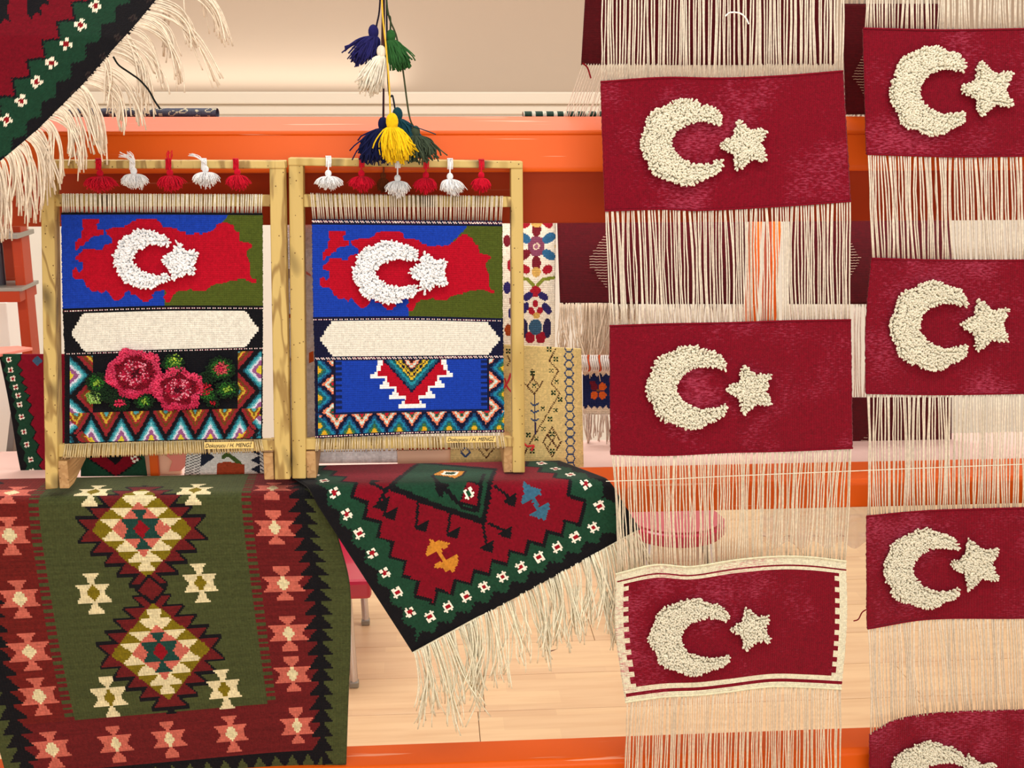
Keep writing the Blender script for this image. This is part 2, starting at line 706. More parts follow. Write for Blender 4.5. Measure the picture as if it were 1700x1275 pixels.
link('floor_front', box_mesh('floor_front', -3.2, 4.2, -2.0, 1.8, -0.012, 0, M_floor), kind='structure')
link('wall_back', box_mesh('wall_back', -3.2, 4.2, 6.0, 6.1, 1.75, 3.4, M_wall), kind='structure')
link('wall_lower', box_mesh('wall_lower', -3.2, 4.2, 5.6, 6.1, 0, 1.70, M_white), kind='structure')
link('trim_1', box_mesh('trim_1', -3.2, 4.2, 5.57, 6.0, 1.70, 1.755, M_trim, 0.006), kind='structure')
link('trim_2', box_mesh('trim_2', -3.2, 4.2, 5.585, 5.6, 1.655, 1.70, M_trim, 0.004), kind='structure')
link('wall_left', box_mesh('wall_left', -3.3, -3.2, -2, 6.1, 0, 3.4, M_white), kind='structure')
link('wall_right', box_mesh('wall_right', 4.2, 4.3, -2, 6.1, 0, 3.4, M_white), kind='structure')
link('ceiling', box_mesh('ceiling', -3.3, 4.3, -2, 6.1, 3.4, 3.5, M_white), kind='structure')
link('baseboard_back', box_mesh('baseboard_back', -3.2, 4.2, 5.585, 5.6, 0, 0.08, M_trim, 0.003), kind='structure')

# ------------------------------------------------------------------ orange beams
X0, X1 = -1.6, 2.1


def beam(name, prof, x0, x1, mats, label, cat='beam', ends=True):
    """prof: list of (name, material, [(Y,z)...]) extruded along X"""
    t = thing(name, label, cat, 'orange beams of the rack')
    for pn, mt, pts in prof:
        poly = [(x0, y, z) for y, z in pts]
        link(pn, prism(pn, poly, (x1 - x0, 0, 0), mt, 0.0025), t)
    return t


YB = 2.20
zt_ = lambda py, Y: float(P(850, py, Y)[2])
b1 = beam('rack_beam', [
    ('top_lip', M_orange, [(YB, zt_(217, YB)), (YB + 0.09, zt_(193, YB + 0.09)), (YB + 0.09, zt_(225, YB + 0.09)), (YB, zt_(224, YB))]),
    ('beam_face', M_orange, [(YB + 0.002, zt_(223, YB)), (YB + 0.07, zt_(223, YB)), (YB + 0.07, zt_(285, YB)), (YB - 0.012, zt_(286, YB - .012)), (YB - 0.014, zt_(278, YB - 0.014))]),
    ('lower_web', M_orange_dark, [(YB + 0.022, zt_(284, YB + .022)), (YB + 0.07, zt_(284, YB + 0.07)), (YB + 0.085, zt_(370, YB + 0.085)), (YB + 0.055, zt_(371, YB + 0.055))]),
], X0, X1, None, 'wide orange painted rack beam running across behind the two looms')
YM = 2.128
z_top = 1.0
b2 = beam('rack_beam', [
    ('beam_face', M_orange, [(YM, z_top - 0.008), (YM + 0.008, z_top), (YM + 0.12, z_top), (YM + 0.12, z_top - 0.055), (YM, z_top - 0.055)]),
], X0, X1, None, 'middle orange rack beam under the rugs and behind the flag strips')
zb = float(P(850, 1262, 2.12)[2])
b3 = beam('rack_beam', [
    ('beam_face', M_orange, [(2.10, zb - 0.004), (2.112, zb + 0.004), (2.19, zb + 0.004), (2.19, zb - 0.1), (2.10, zb - 0.1)]),
], X0, X1, None, 'lowest orange rack beam along the bottom, just above the wooden floor')
# rack feet outside the view carry the beams
up_mesh = box_mesh('rack_upright', -0.04, 0.04, 0, 0.07, 0, 2.3, M_orange, 0.003)
for xx, lb in ((X0 - 0.04, 'orange rack upright at the far left end of the beams'), (X1 + 0.04, 'orange rack upright at the far right end of the beams')):
    o = link('rack_upright', up_mesh)
    o.location = (xx, 2.13, 0)
    tag(o, lb, 'upright', 'orange uprights')
deck_z = 0.992
dk = link('shelf_deck', box_mesh('shelf_deck', X0, X1, 2.264, 2.47, deck_z - .02, deck_z, simple('pale_board', (222, 188, 176), .5, var=.03), .002))
tag(dk, 'pale pinkish shelf board behind the middle orange beam', 'shelf')
rr_z = float(P(850, 338, 2.44)[2])
rl = link('rear_rail', box_mesh('rear_rail', X0, X1, 2.46, 2.48, rr_z - .01, rr_z + .01, M_pole, .002))
tag(rl, 'thin steel rail hidden behind the top beam that holds the back cloths', 'rail')
# pole overhead that carries the hanging pieces
pole_z = float(P(850, -150, 2.05)[2])
bm = bmesh.new()
bmesh.ops.create_cone(bm, cap_ends=True, segments=20, radius1=0.014, radius2=0.014, depth=X1 - X0 + 0.16, matrix=Matrix.Translation(((X0 + X1) / 2, 2.05, pole_z)) @ Matrix.Rotation(math.pi / 2, 4, 'Y'))
me = bpy.data.meshes.new('hanging_pole')
bm.to_mesh(me)
bm.free()
me.materials.append(M_pole)
tag(link('hanging_pole', me), 'grey steel pole above the view that the flag strips hang from', 'pole')

# ------------------------------------------------------------------ tufted pile
def tuft_template():
    s = 5
    rings = [(0.0, 0.8), (0.55, 1.0), (0.86, 0.8)]
    v = []
    for z, r in rings:
        for i in range(s):
            a = 2 * math.pi * i / s
            v.append((r * math.cos(a), r * math.sin(a), z))
    v.append((0, 0, 1.0))
    quads = []
    for k in range(2):
        for i in range(s):
            quads.append((k * s + i, k * s + (i + 1) % s, (k + 1) * s + (i + 1) % s, (k + 1) * s + i))
    tris = [(2 * s + i, 2 * s + (i + 1) % s, 3 * s) for i in range(s)]
    return np.array(v), np.array(quads), np.array(tris)


TV, TQ, TT = tuft_template()


def tufts(name, pts, out, length, rad, cols, mat, parent, tilt=0.35, label=None, lv=(.75, 1.15)):
    """pts (n,3) roots, out (n,3) main direction"""
    n = len(pts)
    d = out + R.normal(0, tilt, (n, 3))
    d /= np.linalg.norm(d, axis=1, keepdims=True)
    ref = np.array([0.1, 0.2, 1.0])
    s = np.cross(d, ref)
    s /= np.linalg.norm(s, axis=1, keepdims=True)
    u = np.cross(s, d)
    ln = length * R.uniform(lv[0], lv[1], n)
    rr = rad * R.uniform(0.8, 1.2, n)
    V = pts[:, None, :] + TV[None, :, 0:1] * rr[:, None, None] * s[:, None, :] + TV[None, :, 1:2] * rr[:, None, None] * u[:, None, :] + TV[None, :, 2:3] * ln[:, None, None] * d[:, None, :]
    nv = len(TV)
    off = (np.arange(n) * nv)[:, None, None]
    Q = (TQ[None] + off).reshape(-1, 4)
    T = (TT[None] + off).reshape(-1, 3)
    fc = np.concatenate([np.repeat(cols, len(TQ), 0), np.repeat(cols, len(TT), 0)])
    me = mesh_np(name, V.reshape(-1, 3), Q, mat, fc, smooth=True, tris=T)
    return link(name, me, parent, label=label)


def sample_px(mask, bb, sp):
    """jittered hex grid of pixel points inside mask(x,y)"""
    xs = np.arange(bb[0], bb[2], sp)
    ys = np.arange(bb[1], bb[3], sp * 0.87)
    X, Y = np.meshgrid(xs, ys)
    X = X + (np.arange(len(ys)) % 2)[:, None] * sp / 2
    X = X + R.normal(0, sp * 0.18, X.shape)
    Y = Y + R.normal(0, sp * 0.18, Y.shape)
    m = mask(X, Y)
    return X[m], Y[m]


def crescent_mask(cx, cy, rx, ry, ix, iy, irx, iry, xcut):
    def f(x, y):
        # slightly faceted outer edge as in the hand-tied pile
        a = np.arctan2((y - cy) / ry, (x - cx) / rx)
        fac = 1 - 0.075 * (1 - np.abs(np.cos(4 * a + 0.2)))
        o = np.hypot((x - cx) / rx, (y - cy) / ry) < fac
        i = np.hypot((x - ix) / (irx + 2), (y - iy) / (iry + 2.5)) < 1
        return o & ~i & (x < xcut)
    return f


def star_poly(cx, cy, r, rot=math.pi, k=0.5, sx=1.0, sy=1.0):
    pts = []
    for i in range(10):
        a = rot + i * math.pi / 5
        rr = r if i % 2 == 0 else r * k
        pts.append((cx + sx * rr * math.cos(a), cy + sy * rr * math.sin(a)))
    return pts


def pile_shape(name, mask, bb, center, Yf, parent, col, sp=2.5, length=0.010, rad=0.0021, edge=0.5, label=None):
    x, y = sample_px(mask, bb, sp)
    Yv = Yf(x, y) if callable(Yf) else np.full(x.shape, Yf)
    p = P(x, y, Yv - 0.001)
    out = np.zeros_like(p)
    out[:, 1] = -1
    # lean outwards where the neighbour is outside the shape
    for dx, dy in ((4, 0), (-4, 0), (0, 4), (0, -4)):
        o = ~mask(x + dx, y + dy)
        out[o, 0] += edge * dx / 4
        out[o, 2] -= edge * dy / 4
    c = np.tile(srgb(col), (len(x), 1)) * R.uniform(0.92, 1.08, (len(x), 1))
    return tufts(name, p, out, length, rad, np.clip(c, 0, .93), M_yarn, parent, tilt=0.2, label=label, lv=(.88, 1.08))


def crescent_star(parent, Yf, c, s, col, sp=2.5, length=0.010, rad=0.0021, srot=math.pi, sk=0.5):
    cx, cy, rx, ry, ix, iy, irx, iry, xcut = c
    m = crescent_mask(*c)
    pile_shape('crescent', m, (cx - rx - 2, cy - ry - 2, cx + rx + 2, cy + ry + 2), (cx, cy), Yf, parent, col, sp, length, rad, label='raised pile crescent')
    sx, sy, r = s[:3]
    kx = s[3] if len(s) > 3 else 1.0
    pts = star_poly(sx, sy, r, srot, sk, kx)
    ms = lambda x, y: inpoly(x, y, pts)
    pile_shape('star', ms, (sx - r * 1.2, sy - r, sx + r * 1.2, sy + r), (sx, sy), Yf, parent, col, sp, length, rad, label='raised pile star')


# ------------------------------------------------------------------ warp threads
def warp(parent, topf, botf, n, Yf, col, rad=0.00148, k=7, wob=0.5, name='warp_threads', cross=1.1, depth=0.0015):
    """topf/botf: u in [0,1] -> px,py"""
    u = (np.arange(n) + 0.5) / n
    pair = np.where(np.arange(n) % 2 == 0, 0.14, -0.14) / n
    u0 = u + pair + R.normal(0, cross * 0.18 / n, n)
    u1 = u + pair + R.normal(0, cross * 0.18 / n, n)
    # slow drift so that the gaps open and close
    dr = 0.45 / n * (np.sin(u * 37 + R.uniform(0, 6)) + np.sin(u * 83 + R.uniform(0, 6)))
    t = np.linspace(0, 1, k)
    x0, y0 = topf(np.clip(u0, 0.002, 0.998))
    x1, y1 = botf(np.clip(u1, 0.002, 0.998))
    W = (x1[-1] - x1[0] + x0[-1] - x0[0]) / 2
    px = x0[:, None] * (1 - t) + x1[:, None] * t + dr[:, None] * W * np.sin(t * math.pi)[None] + R.normal(0, wob, (n, k)) * (np.sin(t * math.pi) ** .5)[None]
    py = y0[:, None] * (1 - t) + y1[:, None] * t
    Yv = (Yf(px, py) if callable(Yf) else np.full(px.shape, Yf)) + 0.0015 + R.uniform(-depth, depth, (n, 1))
    L = P(px, py, Yv)
    cols = np.tile(srgb(col), (n, 1)) * R.uniform(0.88, 1.06, (n, 1))
    me = tubes(name, L, rad * R.uniform(0.85, 1.15, n), M_yarn, np.clip(cols, 0, .93))
    return link(name, me, parent, kind='stuff')


def edge(cs, pts):
    """edge function u->px,py through control points"""
    xs = np.array([p[0] for p in pts], float)
    kn_ = (xs - xs[0]) / (xs[-1] - xs[0])

    def f(u):
        W = spline_w(kn_, np.asarray(u, float))
        a = np.asarray(pts, float)
        return W @ a[:, 0], W @ a[:, 1]
    return f


CRIMSON = (122, 0, 26)
WARP = (226, 214, 194)
PILE = (228, 222, 200)


def strand(name, pxpts, Ys, rad, col, parent=None, label=None, cat=None, n=24, mat=None):
    a = np.asarray(pxpts, float)
    W = spline_w(np.linspace(0, 1, len(a)), np.linspace(0, 1, n))
    px, py = W @ a[:, 0], W @ a[:, 1]
    Yv = W @ np.broadcast_to(np.asarray(Ys, float), (len(a),)) if hasattr(Ys, '__len__') else np.full(n, Ys)
    L = P(px, py, Yv)[None]
    me = tubes(name, L, rad, mat or M_yarn, srgb(col), sides=6)
    o = link(name, me, parent)
    if cat:
        tag(o, label, cat)
    return o


# ---- left flag strip
YS = 2.05
def YL(px, py):
    return YS + 0.006 * np.sin(px / 70.0 + 0.6) * np.clip(py / 700, 0.2, 1.3) + 0.004 * np.sin(py / 130 + px / 200)


S1 = thing('flag_strip', 'long hanging strip of crimson crescent-and-star flags left of the other strip, lowest flag cream-bordered', 'wall hanging')
fl1 = [[(997, 136), (1100, 129), (1200, 130), (1300, 126), (1400, 118)], [(1004, 350), (1100, 347), (1160, 349), (1300, 342), (1413, 334)]]
fl2 = [[(1012, 541), (1100, 538), (1210, 536), (1300, 533), (1413, 531)], [(1013, 754), (1100, 756), (1210, 751), (1300, 749), (1416, 744)]]
fl3t = [(1022, 953), (1088, 938), (1147, 941), (1220, 930), (1290, 924), (1345, 925), (1405, 932)]
fl3b = [(1038, 1166), (1103, 1157), (1160, 1154), (1206, 1149), (1279, 1140), (1340, 1141), (1397, 1144)]


def flag(ctrl, Yf, parent, rs, mid=None, pat=None):
    n = len(ctrl[0])
    cs = np.linspace(ctrl[0][0][0], ctrl[0][-1][0], n)
    rows = [ctrl[0], ctrl[1]] if mid is None else [ctrl[0], mid, ctrl[1]]
    rr = rs if mid is None else [rs[0], (rs[0] + rs[1]) / 2, rs[1]]
    base = srgb(CRIMSON)
    pf = pat or (lambda x, y: np.tile(base, x.shape + (1,)))
    return cloth('flag_panel', cs, rr, rows, 3.2 if pat is None else 2.6, pf, Yf, M_flag, parent, thick=0.004, jit=0.35)


def hem(parent, pts, Yf, rad=0.0016, col=CRIMSON):
    e = edge(None, pts)
    u = np.linspace(0, 1, 60)
    px, py = e(u)
    L = P(px, py, (Yf(px, py) if callable(Yf) else Yf) - 0.0005)[None]
    link('hem_cord', tubes('hem_cord', L, rad, M_yarn, srgb(col), sides=6), parent)


fa = flag(fl1, YL, S1, (130, 345))
fb = flag(fl2, YL, S1, (535, 752))
for f_, fc_ in ((fa, fl1), (fb, fl2)):
    for row in fc_:
        hem(f_, row, YL)


def pat3(x, y):
    # x 1022..1405, y 945..1155 straightened
    p = Pal(x.shape, (232, 226, 196))
    yt = y - 945
    yb = 1155 - y
    xl = x - 1022
    xr = 1405 - x
    ins = (yt > 21) & (yb > 20) & (xl > 20) & (xr > 20)
    tooth = ((y / 17.5) % 1) < 0.5
    ins |= (yt > 21) & (yb > 20) & (xl > 13) & (xr > 13) & tooth
    p.set(ins, CRIMSON)
    p.set((yt > 12) & (yt < 16) & (xl > 2), CRIMSON)
    p.set((yb > 9) & (yb < 13) & (xl > 2), CRIMSON)
    return p.c


fl3m = [(1022, 1052), (1090, 1046), (1150, 1047), (1214, 1040), (1284, 1033), (1345, 1034), (1406, 1038)]
fcloth = flag([fl3t, fl3b], YL, S1, (945, 1155), mid=fl3m, pat=pat3)
hem(fcloth, fl3t, YL, 0.002, (226, 220, 186))
hem(fcloth, fl3b, YL, 0.002, (226, 220, 186))
crescent_star(fa, lambda x, y: YL(x, y) - .004, (1137, 236, 72, 69, 1163, 237, 50, 36, 1200), (1237, 241, 43), PILE)
crescent_star(fb, lambda x, y: YL(x, y) - .004, (1145, 642, 71, 67, 1171, 643, 50, 35, 1210), (1246, 646, 42), PILE)
crescent_star(fcloth, lambda x, y: YL(x, y) - .004, (1150, 1056, 71, 62, 1178, 1058, 49, 33, 1220), (1248, 1043, 36), PILE)
NW = 96
E = lambda pts: edge(None, pts)
top0 = [(1000, -148), (1400, -148)]
warp(S1, E(top0), E(fl1[0]), NW, YL, WARP)
warp(S1, E(fl1[1]), E(fl2[0]), NW, YL, WARP)
warp(S1, E(fl2[1]), E(fl3t), NW, YL, (222, 208, 182), k=9)
warp(S1, E(fl3b), E([(1030, 1340), (1397, 1330)]), NW, YL, (226, 206, 178))

# ---- right flag strip
def YRr(px, py):
    return YS + 0.012 + 0.007 * np.sin(px / 85.0 + 2.0) * np.clip(py / 700, 0.2, 1.4)


S2 = thing('flag_strip', 'long hanging strip of four crimson crescent-and-star flags at the right edge, cut by the frame', 'wall hanging')
XR = 1843
g1 = [[(1433, 47), (1560, 50), (1700, 48), (XR, 46)], [(1439, 256), (1578, 260), (1697, 259), (XR, 258)]]
g2 = [[(1447, 429), (1560, 432), (1700, 432), (XR, 430)], [(1438, 653), (1560, 655), (1697, 653), (XR - 3, 650)]]
g2m = [(1438, 540), (1560, 542), (1698, 542), (XR, 540)]
g3 = [[(1439, 857), (1540, 848), (1697, 843), (XR - 8, 838)], [(1440, 1044), (1540, 1028), (1697, 1026), (XR - 10, 1020)]]
g4 = [[(1444, 1220), (1487, 1196), (1558, 1184), (1697, 1179), (XR - 20, 1176)], [(1444, 1425), (1487, 1410), (1558, 1400), (1697, 1390), (XR - 20, 1385)]]
ga = flag(g1, YRr, S2, (47, 258))
gb = flag(g2, YRr, S2, (430, 653), mid=g2m)
gc = flag(g3, YRr, S2, (850, 1035))
cs4 = [1444, 1487, 1558, 1697, XR - 20]
gd = cloth('flag_panel', cs4, (1200, 1410), g4, 3.2, lambda x, y: np.tile(srgb(CRIMSON), x.shape + (1,)), YRr, M_flag, S2, thick=0.004, jit=0.3)
for f_, fc_ in ((ga, g1), (gb, g2), (gc, g3)):
    for row in fc_:
        hem(f_, row, YRr)
for o_, c_, s_ in ((ga, (1546, 151, 68, 72, 1570, 152, 46, 38, 1598), (1640, 148, 47)),
                   (gb, (1546, 540, 69, 72, 1573, 540, 49, 38, 1602), (1636, 539, 45)),
                   (gc, (1535, 943, 68, 64, 1562, 944, 49, 36, 1590), (1620, 936, 44)),
                   (gd, (1542, 1297, 70, 66, 1568, 1298, 49, 34, 1600), (1618, 1290, 42))):
    crescent_star(o_, lambda x, y: YRr(x, y) - .004, c_, s_, PILE)
warp(S2, E([(1436, -148), (XR, -148)]), E(g1[0]), NW, YRr, WARP)
warp(S2, E(g1[1]), E(g2[0]), NW, YRr, WARP)
warp(S2, E(g2[1]), E(g3[0]), NW, YRr, (224, 212, 190))


def e4(u):
    W = np.interp(u, [0, .11, .28, .64, 1], [0, 1, 2, 3, 4])
    a = np.asarray(g4[0], float)
    i = np.clip(W.astype(int), 0, 3)
    f = (W - i)[:, None]
    r = a[i] * (1 - f) + a[i + 1] * f
    return r[:, 0], r[:, 1]


warp(S2, E(g3[1]), e4, NW, YRr, (226, 210, 186))

# ------------------------------------------------------------------ back cloths (dark red flag strips seen from behind)
def back_stitch(parent, cx, cy, h, w_, Y, side=-1):
    """cream floats of the knotted star, seen from the back: short horizontal yarns"""
    ln = []
    for yy in np.arange(cy - h, cy + h, 4.6):
        ext = w_ * (1 - abs(yy - cy) / h) * random.uniform(0.75, 1.0)
        xa = cx
        xb = cx + side * ext
        px = np.linspace(xa, xb, 6)
        ln.append(P(px, yy + np.array([0, .6, 0, .5, -.2, .3]), Y))
    link('cream_floats', tubes('cream_floats', np.array(ln), 0.0006, M_yarn, srgb((215, 190, 165))), parent, kind='stuff', label='thin cream stitches')


DARK = (78, 0, 10)
YK = 2.42


def backcloth(name, quad, label, mats=M_flat, col=DARK, Y=YK, cell=6):
    t = thing(name, label, 'wall hanging', 'dark red flag cloths hanging behind')
    cs = [quad[0][0], quad[1][0]]
    rs = [quad[0][1], quad[3][1]]
    Yf = lambda px, py: Y + 0.008 * np.sin(px / 50)
    cl = cloth('cloth_panel', cs, rs, [[quad[0], quad[1]], [quad[3], quad[2]]], cell, lambda x, y: np.tile(srgb(col), x.shape + (1,)), Yf, mats, t)
    return t, cl


k1, cl = backcloth('dark_cloth', [(924, 330), (1238, 330), (1236, 505), (930, 505)], 'dark red cloth with ragged cream fringe between floral kilim and left flag strip')
back_stitch(cl, 1008, 432, 48, 40, YK - 0.003)


def fringe(parent, roots, Y, n, length, col, spread=0.35, rad=0.0010, dirx=(0, 1), out=0.2, k=9, colvar=0.12, name='fringe', wob=2.0, clump=6, lvar=0.3, curl=0.0, cols=None, yvar=0.02):
    """roots: function u->px,py. dirx: initial px direction; then it falls straight down. length in px"""
    u = np.sort(R.uniform(0, 1, n))
    x0, y0 = roots(u)
    nc = max(1, n // clump)
    cid = np.minimum((u * nc).astype(int), nc - 1)
    cdx = R.normal(0, spread, nc)[cid] + R.normal(0, spread * 0.35, n)
    cl_ = (1 + R.normal(0, lvar * 0.6, nc))[cid] * (1 + R.normal(0, lvar * 0.4, n))
    Ln = length(u) if callable(length) else np.full(n, float(length))
    Ln = Ln * np.clip(cl_, 0.35, 1.7)
    t = np.linspace(0, 1, k)
    ux, uy = dirx
    kick = out * (1 - np.exp(-3.2 * t)) / 0.96
    px = x0[:, None] + Ln[:, None] * (kick[None] * ux) + Ln[:, None] * cdx[:, None] * (t**1.2)[None]
    py = y0[:, None] + Ln[:, None] * (kick[None] * uy) + Ln[:, None] * (t ** 1.1 * (1 - out * 0.5))[None]
    ph = R.uniform(0, 6.28, (n, 1))
    px = px + wob * np.sin(ph + t[None] * R.uniform(3, 8, (n, 1))) * t[None]
    if curl:
        px = px + curl * Ln[:, None] * R.choice([-1, 1], (n, 1)) * (t**3)[None]
    Yv = Y + R.normal(0, yvar * 0.3, (n, 1)) + R.normal(0, yvar, (n, 1)) * t[None] * 0.6
    L = P(px, py, Yv)
    cc = np.tile(srgb(col), (n, 1)) * R.uniform(1 - colvar, 1 + colvar * 0.6, (n, 1))
    return link(name, tubes(name, L, rad * R.uniform(0.8, 1.2, n), M_yarn, np.clip(cc, 0, .93)), parent, kind='stuff')


fringe(cl, E([(928, 503), (1016, 503)]), YK - 0.003, 90, 85, (226, 205, 178), spread=0.10, rad=0.0012, wob=5)
warp(k1, E([(1010, 505), (1236, 505)]), E([(1012, 560), (1236, 560)]), 56, YK, (226, 214, 196))
k2, cl = backcloth('dark_cloth', [(1312, 330), (1580, 330), (1580, 505), (1310, 505)], 'dark red cloth seen in the gap between the strips, above cream warps')
back_stitch(cl, 1412, 430, 30, 20, YK - 0.003, 1)
warp(k2, E([(1310, 505), (1580, 505)]), E([(1312, 660), (1580, 660)]), 62, YK, (226, 212, 196))
cl2 = cloth('cloth_panel', [1310, 1580], [660, 745], [[(1312, 660), (1580, 660)], [(1312, 745), (1580, 745)]], 6, lambda x, y: np.tile(srgb(DARK), x.shape + (1,)), YK, M_flat, k2)
back_stitch(cl2, 1440, 738, 16, 22, YK - .003, -1)
k3, cl = backcloth('dark_cloth', [(980, -145), (1392, -145), (1385, 108), (965, 108)], 'dark red cloth peeping out top left of the left flag strip, loose warps below', Y=2.30)
LN = []
fx0 = np.linspace(968, 1384, 92)
t_ = np.linspace(0, 1, 7)
for i, xx in enumerate(fx0):
    x1_ = 936 + (xx - 968) * 1.05 + random.uniform(-2, 2)
    LN.append(P(xx + (x1_ - xx) * t_, 106 + 88 * t_, 2.30 + 0.0 * t_))
link('warp_threads', tubes('warp_threads', np.array(LN), 0.0012, M_yarn, srgb((236, 224, 204))), k3, kind='stuff')
strand('loose_thread', [(967, 105), (975, 112), (981, 130)], 2.295, 0.0015, (140, 10, 26), k3)
k4, cl = backcloth('dark_cloth', [(1398, 6), (1560, 6), (1560, 190), (1404, 190)], 'dark red cloth at the top of the gap between the two flag strips', Y=2.29)
back_stitch(cl, 1434, 124, 34, 22, 2.286, -1)
warp(k4, E([(1398, -148), (1560, -148)]), E([(1398, 6), (1560, 6)]), 40, 2.29, WARP)
warp(k4, E([(1404, 190), (1560, 190)]), E([(1402, 199), (1560, 199)]), 44, 2.29, (240, 226, 206), k=3)

# ------------------------------------------------------------------ big green kilim (left, draped over the middle beam)
OL, BK, MR, CR_, SA, GR, TL_, RD = (118, 102, 10), (13, 12, 17), (98, 22, 24), (220, 206, 162), (192, 98, 82), (66, 72, 38), (24, 62, 54), (136, 8, 24)
SCALE_R1 = dict(cs=[-1.75, -1, 0, 1, 1.85], rs=[780, 880, 980, 1080, 1180, 1290])
Lx = lambda y: np.interp(y, [780, 880, 980, 1080, 1180, 1290], [60, 68, 84, 102, 124, 150])
Rx = lambda y: np.interp(y, [780, 880, 980, 1080, 1180, 1290], [397, 405, 417, 430, 444, 458])
ctrl = []
for y in SCALE_R1['rs']:
    l, r = float(Lx(y)), float(Rx(y))
    h = (r - l) / 2
    m_ = (l + r) / 2
    til = np.interp(y, [780, 880, 980, 1180, 1290], [0.0, -0.02, -0.05, -0.085, -0.09])
    row = []
    re = float(np.interp(y, [780, 880, 980, 1080, 1180, 1290], [548, 560, 582, 584, 580, 576]))
    le = float(np.interp(y, [780, 880, 980, 1080, 1180, 1290], [-95, -80, -60, -40, -12, 18]))
    for x in (le, l, m_, r, re):
        row.append((x, y + til * (x - m_) + (4 if x > r else 0)))
    ctrl.append(row)


def star_motif(p, x, y, cx, cy, rx, ry, body, core):
    dx = np.abs(x - cx) / rx
    dy = np.abs(y - cy) / ry
    dyq = (np.floor(dy * 9) + 0.5) / 9
    dxq = dx
    tips = (dy >= 0.46) & (dy < 1) & (dxq < 0.09 + (dyq - 0.46) / 0.54 * 0.36)
    bodym = (dy < 0.46) & (dxq < 0.62 + 0.38 * dyq / 0.46)
    corem = (dxq / 0.36 + dyq / 0.46) < 1
    p.set(tips | bodym, body)
    p.set(corem, core)
    p.set((dy >= 0.40) & (dy < 0.55) & (dxq < 0.10), body)


def medallion(p, x, y, cx, cy, A=85.0, B=82.0):
    dx = np.abs(x - cx)
    dy = np.abs(y - cy)
    h = B / 4.5
    k = np.floor(dy / h)
    f = dy / h - k

    def ext(E0, saw):
        return E0 - (k + 0.5) * (E0 / (E0 / A * 4.5 + 0.3)) + (f - 0.5) * saw
    def mext(k_, f_):
        return A + 18 - (k_ + 0.35) * (A / 4.5) + (f_ - 0.5) * 17
    blk = (dx < mext(k, f) + 5) | ((f < .28) & (k >= 1) & (dx < mext(k - 1, 1.0) + 4))
    blk &= dy < B + 20
    mar = dx < mext(k, f)
    mar &= (dy < B + 14)
    p.set(blk, BK)
    p.set(mar, MR)
    d = dx / A + q(dy, 3.2) / B
    p.set(d < 1, OL)
    # cream ring of stepped pieces
    e = A * 0.80 - (k + 0.5) * A / 4.5 + (f - 0.5) * 24
    p.set((dx < e) & (d < 0.97) & (dy < B * .78), CR_)
    p.set((dx < 13) & (dy > B * .62) & (dy < B * .85) & (dx < 3 + (dy - B * .62) * .75), CR_)
    p.set((d < 0.56), SA)
    p.set((dx > 34) & (dx < 50) & (dx - 42 < 8 - dy) & (42 - dx < 8 - dy), SA)
    p.set((dy < B * 0.20) & (dx < 22 + 10 * dy / (B * 0.2)), TL_)
    p.set((dy >= B * .2) & (dy < B * .40) & (dx < 2 + (dy - B * .2) * 0.72), TL_)
    p.set(dx / 13 + dy / 16 < 1, RD)


def pat_r1(s, yv):
    # to straight pixel coordinates: x0 relative to medallion axis, in px at mid scale
    x = s * 168.0
    y = yv
    p = Pal(s.shape, GR)
    # bars along the inner edges
    for sg in (-1, 1):
        xs = x * sg
        inn = 168.0
        red = (xs > inn) & (y < 1183)
        p.set(red, MR if sg > 0 else (102, 24, 20))
        bars = (xs > inn - 1) & (xs < inn + 15)
        on = ((y / 10.5) % 1) < 0.5
        p.set(bars & on & (y < 1183), MR)
        p.set((xs > inn) & (xs < inn + 14) & ~on & (y < 1183), GR)
    p.set((y > 1183) & (y < 1262) & (np.abs(x) < 330), MR)
    # black saw between red border and green selvedge
    for sg in (-1, 1):
        xs = x * sg
        c0 = 262.0
        f = (y / 23.0) % 1
        lo = c0 - 4 - q(f * 19, 3)
        hi = c0 + 3 + q(f * 17, 3)
        p.set((xs > lo) & (xs < hi), BK)
        p.set(xs >= hi, GR)
    # black saw at the bottom
    f = np.abs((x / 31.0) % 1 - 0.5) * 2
    p.set((y > 1262) & (np.abs(x) < 262), BK)
    p.set((y > 1268 + q(f * 24, 3)) & (np.abs(x) < 262), GR)
    p.set((y > 1300) & (np.abs(x) < 255), GR)
    medallion(p, x, y, -2, 878)
    medallion(p, x, y, 0, 1082)
    d = np.abs(x) / 21 + np.abs(y - 979) / 19
    p.set(d < 1.35, BK)
    p.set(d < 1, MR)
    for (cx, cy) in ((-98, 980), (86, 972), (-102, 1150), (98, 1152), (-85, 806), (88, 806), (-98, 1340)):
        star_motif(p, x, y, cx, cy, 31, 33, CR_, OL)
    for yy in (800, 880, 979, 1064, 1135, 1222):
        star_motif(p, x, y, 216, yy, 31, 30, SA, CR_)
        star_motif(p, x, y, -214, yy + 4, 31, 30, SA, CR_)
    for xx in (-116, -20, 90, 150)[:3]:
        star_motif(p, x, y, xx + 8, 1226, 31, 30, SA, CR_)
    return p.c


